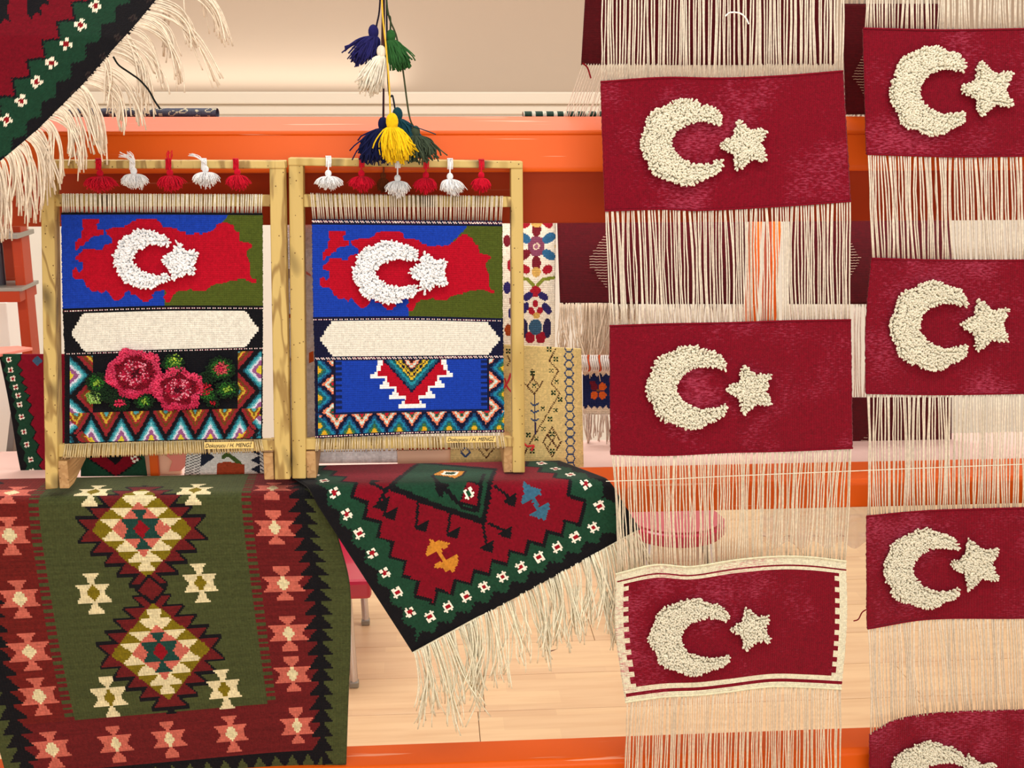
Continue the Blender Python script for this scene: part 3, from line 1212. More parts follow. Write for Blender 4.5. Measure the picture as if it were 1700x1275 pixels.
Y1 = 2.118
cell_s, cell_y = 3.0 / 168, 3.0
cs, rs = SCALE_R1['cs'], SCALE_R1['rs']
X = np.arange(cs[0], cs[-1] + 1e-6, cell_s)
Yv = np.arange(600, 1291, cell_y)
px, py = lattice(cs, rs, ctrl, X, Yv)
V = P(px, py, Y1 + 0.006 * np.sin(px / 60.0) * np.clip((py - 820) / 300, 0, 1))
V, e_ = drape(V, Y1, z_top - 0.012, 0.016, 0.10)
xc, yc = np.meshgrid((X[1:] + X[:-1]) / 2, (Yv[1:] + Yv[:-1]) / 2)
cols = pat_r1(xc, yc)
cols = np.clip(cols * (1 + R.normal(0, .06, cols.shape[:2]) + 0.07 * np.sin(R.uniform(0, 6, cols.shape[0]))[:, None])[..., None], 0, .95)
keep = e_[:-1, :-1] < 0.19
Xg, Yg = np.meshgrid(X * 168, Yv)
rug1 = grid_cloth('kilim_rug', V, cols, M_kilim, None, np.stack([Xg, Yg], -1) / 100, 0.004, keep)
tag(rug1, 'large olive green kilim with two diamond medallions, draped over the beam at lower left', 'rug')

# ------------------------------------------------------------------ crimson and green rug with a hanging corner
O_ = np.array([685.5, 1083.0])
E1 = np.array([.8785, -.478])
E2 = np.array([-.541, -.841])
W2 = 432.0
G2, K2, C2, WH, GO, BL2 = (22, 62, 42), (12, 11, 16), (118, 2, 24), (240, 232, 214), (196, 128, 40), (52, 98, 122)


def rugstyle(a, b, W, fa0, fsp, fb0, fbsp, rb0, rbsp):
    p = Pal(a.shape, K2)
    # bands: distance coordinates from the three edges
    def band(d, along, ph, per):
        t = tri((along - ph) / per)
        inner = 67 + 9 * t
        outer = 20 - 6 * tri((along - ph) / per + .25) + 2.0 * tri(along / 7.0)
        return d, inner, outer
    d1, i1, o1 = band(b, a, fa0, fsp)
    d2, i2, o2 = band(a, b, fb0, fbsp)
    d3, i3, o3 = band(W - a, b, rb0, rbsp)
    jag = 1.6 * tri((a + b) / 6.0)
    infield = (d1 > i1 + jag) & (d2 > i2 + jag) & (d3 > i3 + jag)
    green = (d1 > o1) & (d2 > o2) & (d3 > o3)
    gin = (d1 > i1 - 7 - jag) & (d2 > i2 - 7 - jag) & (d3 > i3 - 7 - jag)
    p.set(green, G2)
    p.set(gin, K2)
    p.set(infield, C2)
    return p


def flower(p, x, y, cx, cy, r=9.5, rot=0.35, petal=WH, core=(150, 8, 26)):
    dx, dy = x - cx, y - cy
    c, s = math.cos(rot), math.sin(rot)
    u = dx * c + dy * s
    v = -dx * s + dy * c
    rr = np.hypot(u, v)
    pet = (rr < r) & ((np.abs(u) < r * 0.36) | (np.abs(v) < r * 0.36)) & (rr > r * .25)
    p.set(pet, petal)
    p.set(rr < r * 0.42, core)


def bow(p, x, y, cx, cy, ang, L, w_, col, waist=2.5):
    c, s = math.cos(ang), math.sin(ang)
    u = (x - cx) * c + (y - cy) * s
    v = -(x - cx) * s + (y - cy) * c
    au, av = np.abs(u), np.abs(v)
    m = (au < L) & (av < waist)
    f = (au - L * 0.32) / (L * 0.68)
    # triangular blades widening towards the middle then points
    m |= (au > L * 0.30) & (au < L * 0.75) & (av < w_ * (1 - np.abs(au - L * 0.45) / (L * 0.5)) + jagv(u, v))
    m |= (au >= L * 0.6) & (au < L) & (np.abs(av - w_ * .4) < w_ * 0.3)
    p.set(m, col)


def jagv(u, v):
    return 1.2 * tri((u + v) / 5)


def pat_r2(a, b):
    p = rugstyle(a, b, W2, 57.0, 34.3, 63.0, 38.6, 67.0, 39.0)
    x = O_[0] + a * E1[0] + b * E2[0]
    y = O_[1] + a * E1[1] + b * E2[1]
    j = 1.5 * tri((x + y) / 6)
    out = [(643, 815), (805, 871), (832, 735), (690, 690)]
    m = inpoly(x + j, y, out)
    inn = [(655, 810), (799, 858), (822, 742), (694, 700)]
    field = (np.minimum(np.minimum(a, b), W2 - a) > 50)
    p.set(m & field, K2)
    m2 = inpoly(x + j, y, inn)
    p.set(m2 & field, G2)
    # inner thin black line and pieces
    p.set(nearseg(x, y, [(718, 770), (726, 800), (748, 822), (770, 842), (792, 846), (800, 800), (806, 765)], 3.2) & m2, K2)
    p.set(inpoly(x, y, [(722, 797), (734, 803), (748, 808), (738, 818), (735, 828), (724, 818)]) & m2, K2)
    p.set(inpoly(x, y, [(778, 797), (800, 806), (793, 842), (762, 834)]), K2)
    p.set(inpoly(x, y, [(777, 801), (797, 809), (790, 838), (765, 831)]), C2)
    flower(p, x, y, 778, 820, 9, 0.3, WH, (20, 70, 40))
    p.set(inpoly(x, y, [(716, 764), (742, 776), (756, 788), (770, 772), (778, 745), (735, 735)]), K2)
    p.set(inpoly(x, y, [(719, 763), (743, 773), (755, 784), (767, 769), (773, 748), (735, 738)]), GO)
    p.set(inpoly(x, y, [(732, 762), (745, 768), (757, 768), (764, 750), (738, 745)]), WH)
    p.set(inpoly(x, y, [(738, 762), (754, 764), (758, 752), (742, 750)]), G2)
    # hooks on the medallion's outside
    for (hx, hy, sx_, sy_) in ((634, 838, 643, 812), (648, 852, 638, 824), (700, 872, 694, 834), (752, 884, 748, 850)):
        p.set(inpoly(x, y, [(hx - 14, hy + 2), (hx + 12, hy - 12), (hx + 8, hy + 10), (hx - 6, hy + 6)]), K2)
        p.set(nearseg(x, y, [(sx_, sy_), (hx - 9, hy + 1)], 2.2), K2)
    p.set(inpoly(x, y, [(612, 788), (632, 790), (620, 800), (624, 808), (613, 806)]), K2)
    p.set(nearseg(x, y, [(620, 806), (642, 818)], 2.4), K2)
    for (hx, hy, sx_, sy_) in ((846, 826, 822, 810), (838, 880, 812, 868), (808, 903, 802, 872)):
        p.set(inpoly(x, y, [(hx - 13, hy + 4), (hx + 12, hy - 9), (hx + 9, hy + 14), (hx - 4, hy + 10)]), K2)
        p.set(nearseg(x, y, [(sx_, sy_), (hx, hy)], 2.2), K2)
    gold = [(1300, 925), (1345, 955), (1385, 935), (1495, 965), (1470, 1005), (1410, 1040), (1455, 1140), (1560, 1085), (1585, 1100), (1575, 1180), (1540, 1270), (1500, 1240), (1450, 1262), (1430, 1215), (1345, 1225), (1350, 1180), (1430, 1150), (1375, 1062), (1330, 1062), (1265, 1112), (1255, 1075), (1275, 1010), (1298, 975)]
    p.set(inpoly(x + j * .5, y, [(500 + u_ / 6.07, 740 + v_ / 6.07) for u_, v_ in gold]), GO)
    blue = [(745, 350), (780, 385), (900, 425), (890, 460), (845, 480), (850, 500), (885, 575), (950, 530), (978, 550), (965, 600), (935, 702), (900, 670), (870, 690), (840, 660), (768, 648), (790, 625), (855, 600), (800, 495), (740, 530), (708, 542), (715, 500), (740, 430), (730, 370)]
    p.set(inpoly(x + j * .5, y, [(740 + u_ / 5.667, 740 + v_ / 5.667) for u_, v_ in blue]), BL2)
    rot = 0.30
    for i in range(-1, 13):
        aa, bb = 57 + 34.3 * i, 40.5
        if 0 <= i <= 9:
            flower(p, x, y, *(O_ + aa * E1 + bb * E2), 9.5, rot)
    for i in range(0, 14):
        flower(p, x, y, *(O_ + 33 * E1 + (63 + 38.6 * i) * E2), 9.5, rot)
        flower(p, x, y, *(O_ + 393 * E1 + (67 + 39.0 * i) * E2), 9.5, rot)
    # small dark rosettes in the black edge
    return p.c


Y2 = 2.100
ca = 2.9
A = np.arange(0, W2 + .01, ca)
B = np.arange(0, 640, ca)
Ag, Bg = np.meshgrid(A, B)
PX = O_[0] + Ag * E1[0] + Bg * E2[0]
PY = O_[1] + Ag * E1[1] + Bg * E2[1]
PY = PY + np.where(Bg < 3, R.normal(0, .5, PX.shape), 0)
V = P(PX, PY, Y2 + 0.007 * np.sin(PX / 55.0 + 1) * np.clip((PY - 830) / 250, 0, 1))
V, e_ = drape(V, Y2, z_top - 0.014, 0.026, 0.11)
xc, yc = np.meshgrid((A[1:] + A[:-1]) / 2, (B[1:] + B[:-1]) / 2)
cols = pat_r2(xc, yc)
cols = np.clip(cols * (1 + R.normal(0, .07, cols.shape[:2]))[..., None], 0, .95)
keep = (e_[:-1, :-1] < 0.21) & (e_[1:, 1:] < 0.21)
rug2 = thing('pile_rug', 'crimson and green rug with white flower border, fringed corner hanging in the middle', 'rug')
grid_cloth('rug_field', V, cols, M_pile, rug2, np.stack([Ag, Bg], -1) / 100, 0.005, keep)
bedge = lambda u: (O_[0] + u * 425 * E1[0], O_[1] + u * 425 * E1[1])
fr_col = (242, 234, 206)
fringe(rug2, bedge, Y2 - 0.002, 330, lambda u: 98 + 0 * u + 10 * np.sin(u * 9), fr_col, spread=0.16, rad=0.0014, dirx=(0.48, 0.88), out=0.32, wob=4.5, lvar=0.28, k=12)
u = np.linspace(0, 1, 80)
L = P(bedge(u)[0], bedge(u)[1] + 1, Y2 - 0.003)[None]
link('selvedge_cord', tubes('selvedge_cord', L, 0.0022, M_yarn, srgb((226, 214, 184)), sides=6), rug2)

# ------------------------------------------------------------------ rug in the upper left corner
OT = np.array([-10.0, 285.0])
Y3 = 1.93
edge_pts = [(-30, 292), (0, 268), (30, 243), (65, 213), (100, 178), (140, 138), (190, 80), (228, 38), (256, 4), (300, -60), (330, -110)]


def pat_r3(x, y):
    p = Pal(x.shape, K2)
    # signed distance-like coordinate from flower line
    fx0_, fy0_ = 11.0, 199.0
    ux, uy = 0.6155, -0.788
    al = (x - fx0_) * ux + (y - fy0_) * uy
    d = (x - fx0_) * (-uy) + (y - fy0_) * ux   # positive to lower right
    per = 40.0
    t = tri(al / per)
    j = 2.0 * tri((x - y) / 7)
    outer = 34 + 7 * t + j
    inner = -(26 + 11 * tri(al / per + .5)) + j
    p.set((d < outer), (18, 54, 36))  # green and red are darkened to paint in the shade of this corner
    p.set((d < inner + 5), K2)
    p.set(d < inner, (104, 1, 20))
    for i in range(-3, 9):
        cx, cy = fx0_ + ux * per * i, fy0_ + uy * per * i
        flower(p, x, y, cx, cy, 10.5, 0.2, (226, 214, 190), (130, 10, 20))
        flower(p, x, y, cx + 62, cy + 20, 6.5, 0.2, (44, 36, 34), (24, 14, 18))
    for (cx, cy) in ((58, 8), (5, 18), (70, -8)):
        p.set(inpoly(x, y, [(cx - 14, cy - 26), (cx + 12, cy - 20), (cx + 6, cy - 4), (cx + 12, cy + 18), (cx + 2, cy + 12), (cx - 6, cy + 24), (cx - 14, cy + 14)]), K2)
    return p.c


X = np.arange(-120, 335, 3.0)
Yv = np.arange(-150, 300, 3.0)
ex = np.array([e[0] for e in edge_pts], float)
ey = np.array([e[1] for e in edge_pts], float)
# columns run from the pole down to the slanting edge
Xg = np.tile(X, (151, 1))
bot = np.interp(X, ex, ey, left=292)
bot = np.where(X < -30, 292 - (-30 - X) * 0.8, bot)
bot = np.maximum(bot, -148)
tt = np.linspace(0, 1, 151)[:, None]
Yg = -150 + (bot[None] + 150) * tt
V = P(Xg, Yg, Y3 + 0.012 * np.sin(Xg / 60.0) + (0.10) * np.clip((60 - Yg) / 200, 0, 1))
xc = (Xg[1:, 1:] + Xg[:-1, :-1]) / 2
yc = (Yg[1:, 1:] + Yg[:-1, :-1]) / 2
cols = pat_r3(xc, yc)
cols = np.clip(cols * (1 + R.normal(0, .07, cols.shape[:2]))[..., None], 0, .95)
rug3 = thing('pile_rug', 'dark green and black rug with small white flowers hanging in the upper left corner', 'rug')
grid_cloth('rug_field', V, cols, M_pile, rug3, np.stack([Xg, Yg], -1) / 100, 0.005)


def e3(u):
    i = u * (len(ex) - 2)
    return np.interp(i, np.arange(len(ex)), ex), np.interp(i, np.arange(len(ey)), ey)


def y3d(x, y):
    return Y3 + 0.012 * np.sin(x / 60.0) + 0.10 * np.clip((60 - y) / 200, 0, 1)


# fringe follows the edge, bending outwards then falling
u = np.sort(R.uniform(0.02, 0.98, 330))
x0, y0 = e3(u)
n = len(u)
nc = 42
cid = (u * nc).astype(int)
k = 12
t = np.linspace(0, 1, k)
Lg = np.interp(u, [0, .1, .25, .5, .75, .9, 1], [118, 105, 92, 96, 115, 105, 100]) * np.clip(1 + R.normal(0, .16, nc)[cid] + R.normal(0, .1, n), .5, 1.5)
out_ = np.interp(u, [0, .3, .6, 1], [0.05, 0.28, 0.42, 0.5]) * np.clip(1 + R.normal(0, .35, nc)[cid], .1, 2)
cdx = R.normal(0, .10, nc)[cid] + R.normal(0, .05, n)
kick = (1 - np.exp(-3 * t)) / .95
px = x0[:, None] + Lg[:, None] * (out_[:, None] * kick[None] * 0.95) + Lg[:, None] * cdx[:, None] * (t**1.3)[None] + 3 * np.sin(R.uniform(0, 6, (n, 1)) + 5 * t[None]) * t[None]
py = y0[:, None] + Lg[:, None] * ((t**1.25)[None] * (1 - 0.35 * out_[:, None]))
L = P(px, py, y3d(x0, y0)[:, None] - 0.003 + R.normal(0, .010, (n, 1)) * t[None])
cc = np.tile(srgb((232, 214, 190)), (n, 1)) * R.uniform(.88, 1.06, (n, 1))
link('fringe', tubes('fringe', L, 0.00125 * R.uniform(.85, 1.15, n), M_yarn, np.clip(cc, 0, .93)), rug3, kind='stuff')
strand('black_thread', [(188, 94), (197, 108), (214, 120), (232, 133), (247, 150), (257, 168), (266, 181)], Y3 - 0.02, 0.0016, (16, 20, 18), rug3, label='loose black thread')

# ------------------------------------------------------------------ looms
TURK = [(290, 480), (400, 478), (400, 500), (385, 515), (390, 540), (430, 548), (430, 575), (355, 590), (340, 610), (310, 625), (300, 645), (265, 655), (262, 672), (250, 672), (245, 625), (265, 605), (290, 595), (285, 560), (300, 540), (290, 510)]
ANAT = [(450, 572), (440, 548), (490, 530), (545, 530), (590, 515), (610, 490), (650, 480), (740, 480), (760, 476), (795, 500), (805, 525), (900, 535), (905, 555), (955, 560), (960, 580), (1010, 580), (1020, 565), (1055, 575), (1110, 560), (1140, 545), (1160, 515), (1190, 498), (1230, 500), (1265, 520), (1275, 555), (1300, 565), (1305, 610), (1340, 625), (1380, 630), (1385, 655), (1350, 680), (1355, 720), (1370, 760), (1370, 800), (1375, 840), (1385, 865), (1410, 865), (1412, 885), (1385, 892), (1370, 880), (1340, 865), (1250, 870), (1210, 890), (1150, 900), (1110, 915), (1080, 945), (1010, 945), (990, 930), (960, 940), (910, 945), (880, 960), (860, 1000), (850, 1015), (830, 1015), (820, 1000), (810, 985), (830, 960), (825, 935), (760, 945), (735, 965), (740, 990), (700, 1010), (680, 1010), (655, 985), (640, 965), (600, 960), (590, 935), (565, 950), (540, 990), (520, 1000), (490, 995), (470, 965), (440, 930), (415, 950), (400, 945), (390, 930), (350, 940), (345, 920), (320, 910), (310, 880), (290, 860), (240, 855), (230, 840), (230, 790), (255, 785), (262, 810), (270, 815), (295, 780), (290, 745), (245, 735), (250, 710), (280, 690), (300, 660), (360, 665), (420, 675), (425, 660), (440, 640), (490, 630), (490, 600), (470, 590)]
BLUE, GRN, REDM, NAVY, IVORY, BLK = (20, 58, 166), (72, 84, 26), (174, 4, 32), (16, 18, 48), (226, 222, 208), (12, 12, 18)
Z = 3.8636


def chev(p, d, m, bands):
    """bands: list of (threshold, colour) from outside in, d in 0..1"""
    for th, c in bands:
        p.set(m & (d < th), c)


UPB = [(1.0, BLK), (.96, (22, 66, 84)), (.87, (44, 132, 146)), (.72, (104, 176, 186)), (.60, (204, 206, 220)), (.46, (140, 82, 128)), (.24, (206, 190, 50))]
DNB = [(1.0, BLK), (.93, (134, 34, 40)), (.68, (98, 62, 22)), (.54, (150, 40, 40)), (.44, (196, 160, 50)), (.30, (110, 84, 24)), (.16, (70, 150, 160))]
UP2 = [(1.0, NAVY), (.86, (20, 74, 120)), (.70, (30, 128, 160)), (.54, (24, 84, 100)), (.40, (60, 110, 60)), (.26, (220, 170, 40))]
DN2 = [(1.0, NAVY), (.88, (220, 124, 92)), (.68, (196, 220, 208)), (.50, (226, 140, 110)), (.36, (30, 84, 60)), (.2, (180, 20, 40))]


def braid(p, x, y, y0, h, base):
    p.set((y > y0 - h) & (y < y0 + h), base)
    s = ((x + (y - y0) * 1.5) / 17.0) % 1
    p.set((np.abs(y - y0) < 4.5) & (s < 0.42), (236, 226, 216))
    p.set((np.abs(y - y0) < 4.5) & (s > 0.55) & (s < 0.85), (120, 24, 60))


def pat_l1(px_, py_):
    x = (px_ - 60) * Z
    y = (py_ - 240) * Z
    xq, yq = q(x, 8), q(y, 7)
    p = Pal(x.shape, BLUE)
    g = ((yq < 700) & (xq > 1230 - (yq - 455) * 0.9)) | ((yq >= 700) & (xq > 812))
    p.set(g, GRN)
    xj, yj = q(x, 6.5), q(y, 8)
    p.set(inpoly(xj, yj, TURK) | inpoly(xj, yj, ANAT), REDM)
    p.set(y < 449, BLK)
    p.set(y > 1040, BLK)
    braid(p, x, y, 1056, 12, BLK)
    # ivory panel with stepped ends
    yc_ = 1004.5 + 190
    dy = np.abs(yq - yc_)
    xl = 205 + q(dy / 122 * 88, 12)
    xr = 1428 - q(dy / 122 * 88, 12)
    p.set((x > xl) & (x < xr) & (dy < 122), IVORY)
    braid(p, x, y, 1325, 12, BLK)
    yb = y - 1004.5
    lo = yb > 338
    # bottom border
    xa, ya_ = q(x, 7), q(yb, 9)
    m = lo & (yb > 700) & (yb < 890) & (x > 195) & (x < 1440)
    per = 194.0
    cx = 430 + per * np.round((xa - 430) / per)
    dd = np.abs(xa - cx) / (per / 2) + (ya_ - 700) / 165
    cu = 333 + per * np.round((xa - 333) / per)
    du = np.abs(xa - cu) / (per / 2) + (890 - ya_) / 165
    isdn = (dd < 1) & (ya_ < 865)
    chev(p, du, m & ~isdn, UPB)
    chev(p, dd, m & isdn, DNB)
    # side columns
    for sg, xb in ((1, 195), (-1, 1440)):
        u = (xa - xb) * sg
        ms = lo & (u > 0) & (u < 150) & (yb < 890) & ~((yb > 700) & (u > 150 - (890 - yb)))
        pv = 262.0
        cyv = 458 + pv * np.round((ya_ - 458) / pv)
        dr_ = np.abs(ya_ - cyv) / (pv / 2) + u / 125
        cl_ = 589 + pv * np.round((ya_ - 589) / pv)
        dl_ = np.abs(ya_ - cl_) / (pv / 2) + (150 - u) / 125
        il = (dl_ < 1)
        chev(p, dr_, ms & ~il, UPB)
        chev(p, dl_, ms & il, DNB)
    p.set((yb > 890), BLK)
    p.set(lo & ((x < 190) | (x > 1444)), BLK)
    return p.c


def pat_l2(px_, py_):
    x = (px_ - 460) * Z
    y = (py_ - 240) * Z
    xq, yq = q(x, 8), q(y, 7)
    p = Pal(x.shape, BLUE)
    # map coordinates transferred from the first panel
    u = (x - 272) / (1395 - 272) * (1412 - 230) + 230
    v = (y - 552) / (1070 - 552) * (1015 - 478) + 478
    g = ((yq < 760) & (xq > 1215 - (yq - 520) * 0.9)) | ((yq >= 760) & (xq > 840))
    p.set(g, GRN)
    uj, vj = q(u, 6.5), q(v, 8)
    p.set(inpoly(uj, vj, TURK) | inpoly(uj, vj, ANAT), REDM)
    p.set(y < 515, NAVY)
    braid(p, x, y, 492, 12, NAVY)
    p.set(y > 1108, NAVY)
    braid(p, x, y, 1122, 11, NAVY)
    yc_ = 1004.5 + 243
    dy = np.abs(yq - yc_)
    xl = 258 + q(dy / 112 * 85, 12)
    xr = 1428 - q(dy / 112 * 85, 12)
    p.set((x > xl) & (x < xr) & (dy < 112), IVORY)
    braid(p, x, y, 1370, 10, NAVY)
    yb = y - 1004.5
    lo = yb > 380
    p.set(lo, NAVY)
    p.set(lo & (x > 345) & (x < 1350) & (yb < 708), BLUE)
    per = 35.0
    on = ((yb / per) % 1) < 0.5
    for sg, xb in ((1, 345), (-1, 1350)):
        uu = (x - xb) * sg
        p.set(lo & (uu > 0) & (uu < 52) & on & (yb < 708), (12, 30, 84))
        p.set(lo & (uu > 0) & (uu < 14) & (yb < 712), NAVY)
    p.set((yb > 700) & (yb < 716), (14, 28, 70))
    # central nested V
    dx = np.abs(x - 850)
    left = 850 - dx
    rb = np.full(x.shape, 2000.0)
    for y0_, y1_, xx in ((378, 412, 658), (412, 448, 648), (448, 478, 628), (478, 520, 690), (520, 545, 702), (545, 585, 748), (585, 610, 762), (610, 632, 812), (632, 662, 800)):
        rb = np.where((yb >= y0_) & (yb < y1_), xx, rb)
    wb = np.full(x.shape, 2000.0)
    for y0_, y1_, xx in ((378, 415, 628), (415, 450, 618), (450, 468, 604), (468, 496, 583), (496, 512, 672), (512, 535, 660), (535, 562, 640), (562, 580, 738), (580, 600, 724), (600, 626, 700), (626, 645, 800), (645, 660, 786), (660, 688, 760)):
        wb = np.where((yb >= y0_) & (yb < y1_), xx, wb)
    p.set(lo & (left > wb), (240, 240, 238))
    p.set(lo & (left > rb), REDM)
    d = (q(dx, 10)) / 188 + (q(yb, 9) - 378) / 212
    chev(p, d, lo & (d < 1) & (yb < 700), [(1.0, NAVY), (.93, (22, 84, 110)), (.80, (36, 140, 160)), (.70, (24, 84, 80)), (.62, (214, 178, 48)), (.54, NAVY), (.48, (214, 178, 48)), (.42, (110, 100, 30)), (.36, NAVY), (.30, (226, 140, 110)), (.24, (196, 220, 208)), (.18, (226, 140, 110)), (.12, (60, 20, 20))])
    # borders
    xa, ya_ = q(x, 9), q(yb, 9)
    m = lo & (yb > 716) & (yb < 838) & (x > 240) & (x < 1452)
    per = 161.0
    cx = 848 + per * np.round((xa - 848) / per)
    dd = np.abs(xa - cx) / 72 + (ya_ - 716) / 98
    cu = 767.5 + per * np.round((xa - 767.5) / per)
    du = np.abs(xa - cu) / 95 + (838 - ya_) / 130
    isdn = dd < 1
    chev(p, du, m & ~isdn, UP2)
    chev(p, dd, m & isdn, DN2)
    for sg, xb in ((1, 243), (-1, 1452)):
        uu = (xa - xb) * sg
        ms = lo & (uu > 0) & (uu < 102) & (yb < 800) & ~((yb > 716) & (uu > 102 - (838 - yb) * .8))
        pv = 172.0
        cyv = 439 + pv * np.round((ya_ - 439) / pv)
        dr_ = np.abs(ya_ - cyv) / 100 + uu / 110
        c2 = 525 + pv * np.round((ya_ - 525) / pv)
        dl_ = np.abs(ya_ - c2) / 76 + (102 - uu) / 82
        il = dl_ < 1
        chev(p, dr_, ms & ~il, UP2)
        chev(p, dl_, ms & il, DN2)
    p.set(yb > 838, NAVY)
    braid(p, x, y, 1004.5 + 848, 10, NAVY)
    return p.c


def foot(parent, pxin, pybot, Yfr, mat, side):
    b0 = P(pxin, pybot, Yfr)
    X_, Z_ = float(b0[0]), float(b0[2])
    th = 0.018
    pts = [(X_, Yfr + 0.002, Z_), (X_, Yfr + 0.002, Z_ + 0.052), (X_, Yfr + 0.115, Z_ + 0.050), (X_, Yfr + 0.14, Z_ + 0.036), (X_, Yfr + 0.12, Z_ + 0.022), (X_, Yfr + 0.034, Z_)]
    link('foot_block', prism('foot_block', pts, (-th * side, 0, 0), mat, 0.002), parent)


# loom 1
YL1 = 2.105
LM1 = thing('weaving_loom', 'left small wooden loom with map weaving above two pink roses', 'loom')
D = 0.034
link('post', pxprism('post', [(66.5, 279), (89, 279), (96, 811), (75, 813)], [YL1, YL1, YL1 + .012, YL1 + .012], D, M_pine, .002), LM1)
link('post', pxprism('post', [(447, 279), (472, 279), (482, 796), (456, 797)], [YL1 + .008, YL1 + .008, YL1 + .02, YL1 + .02], D, M_pine, .002), LM1)
link('top_rail', pxprism('top_rail', [(66, 266), (473, 267), (474, 280), (66, 280)], [YL1 - .002, YL1 + .006, YL1 + .006, YL1 - .002], D + .004, M_pine, .002), LM1)
link('crossbar', pxprism('crossbar', [(87, 323), (449, 324), (449, 343), (87, 343)], YL1 + .012, 0.018, M_pine, .0015), LM1)
link('crossbar', pxprism('crossbar', [(92, 739), (457, 730), (457, 748), (93, 759)], YL1 + .020, 0.014, M_pine, .0015), LM1)
foot(LM1, 98, 812, YL1 + .014, M_foot, -1)
foot(LM1, 455, 797, YL1 + .022, M_foot, 1)
# loom 2
YL2 = 2.135
LM2 = thing('weaving_loom', 'right small wooden loom with map weaving above a blue stepped triangle', 'loom')
link('post', pxprism('post', [(479, 274), (503, 274), (508, 795), (485, 795)], [YL2, YL2, YL2 + .006, YL2 + .006], D, M_pine_b, .002), LM2)
link('post', pxprism('post', [(848, 279), (868, 279), (871.5, 785), (851, 785)], [YL2 + .01, YL2 + .01, YL2 + .018, YL2 + .018], D, M_pine_b, .002), LM2)
link('top_rail', pxprism('top_rail', [(478, 262), (868, 268), (868, 280), (478, 275)], [YL2 - .002, YL2 + .008, YL2 + .008, YL2 - .002], D + .004, M_pine_b, .002), LM2)
link('crossbar', pxprism('crossbar', [(501, 323), (850, 327), (850, 344), (501, 344)], YL2 + .012, 0.018, M_pine, .0015), LM2)
link('crossbar', pxprism('crossbar', [(505, 729), (853, 726), (853, 742), (505, 747)], YL2 + .014, 0.014, M_pine, .0015), LM2)
foot(LM2, 509, 795, YL2 + .008, M_foot, -1)
foot(LM2, 852, 785, YL2 + .02, M_foot, 1)

YC1 = YL1 + 0.004
YC2 = YL2 + 0.004
r1_ = [[(101.4, 353), (268, 353), (435.8, 354)], [(104, 517), (270, 512), (436, 512)], [(107, 588), (272, 583), (436, 578.5)], [(107, 737), (272, 732), (435, 729)]]
K1 = cloth('woven_panel', [101.4, 268, 435.8], [353, 513, 583, 732], r1_, 1.75, pat_l1, YC1, M_loom, LM1, thick=0.004, jit=0.4)
r2_ = [[(517.5, 364), (676, 365.5), (834, 367)], [(520, 530), (678, 528.5), (835, 532)], [(522, 596), (680, 594.5), (836, 592.5)], [(523, 728), (680, 721), (837, 718)]]
K2o = cloth('woven_panel', [517.5, 676, 834], [364, 530, 595, 722], r2_, 1.75, pat_l2, YC2, M_loom, LM2, thick=0.004, jit=0.4)
YARNW = (252, 252, 252)
crescent_star(K1, YC1 - .002, (242, 429.5, 48, 45.5, 259, 430, 39, 26, 280), (301, 434, 30), YARNW, sp=2.2, length=0.012, rad=0.0021, srot=math.pi + .12, sk=.55)
crescent_star(K2o, YC2 - .002, (646, 451, 57, 48.5, 664, 452, 43, 24, 690), (714, 452, 34), YARNW, sp=2.2, length=0.012, rad=0.0021, sk=.52)


# warp on the looms (over the crossbars)
def loomwarp(parent, xa, xb, yt0, yt1, yb0, yb1, n, Y, col):
    u = (np.arange(n) + .5) / n
    u = u + np.where(np.arange(n) % 2 == 0, .12, -.12) / n + R.normal(0, .08 / n, n)
    x0 = xa[0] + (xa[1] - xa[0]) * u + R.normal(0, .5, n)
    x1_ = xb[0] + (xb[1] - xb[0]) * u
    y0 = yt0 + (yt1 - yt0) * u
    y1_ = yb0 + (yb1 - yb0) * u
    L = np.stack([P(x0, y0 + 3, Y + 0.02), P(x0, y0, Y + 0.004), P(x0, y0 + 1.5, Y - 0.002), P((x0 + x1_) / 2, (y0 + y1_) / 2, Y - 0.002), P(x1_, y1_, Y + 0.003)], 1)
    cc = np.tile(srgb(col), (n, 1)) * R.uniform(.88, 1.05, (n, 1))
    link('warp_threads', tubes('warp_threads', L, 0.0013, M_yarn, np.clip(cc, 0, .93)), parent, kind='stuff')


loomwarp(LM1, (101, 437), (102, 436), 322, 323, 354, 354, 88, YL1 + .008, (240, 234, 214))
loomwarp(LM1, (103, 440), (107, 435), 758, 747, 735, 727, 84, YL1 + .018, (226, 208, 160))
loomwarp(LM2, (514, 836), (518, 834), 321, 326, 365, 367, 84, YL2 + .008, (226, 214, 194))
loomwarp(LM2, (522, 840), (524, 836), 747, 742, 726, 716, 74, YL2 + .012, (226, 208, 170))


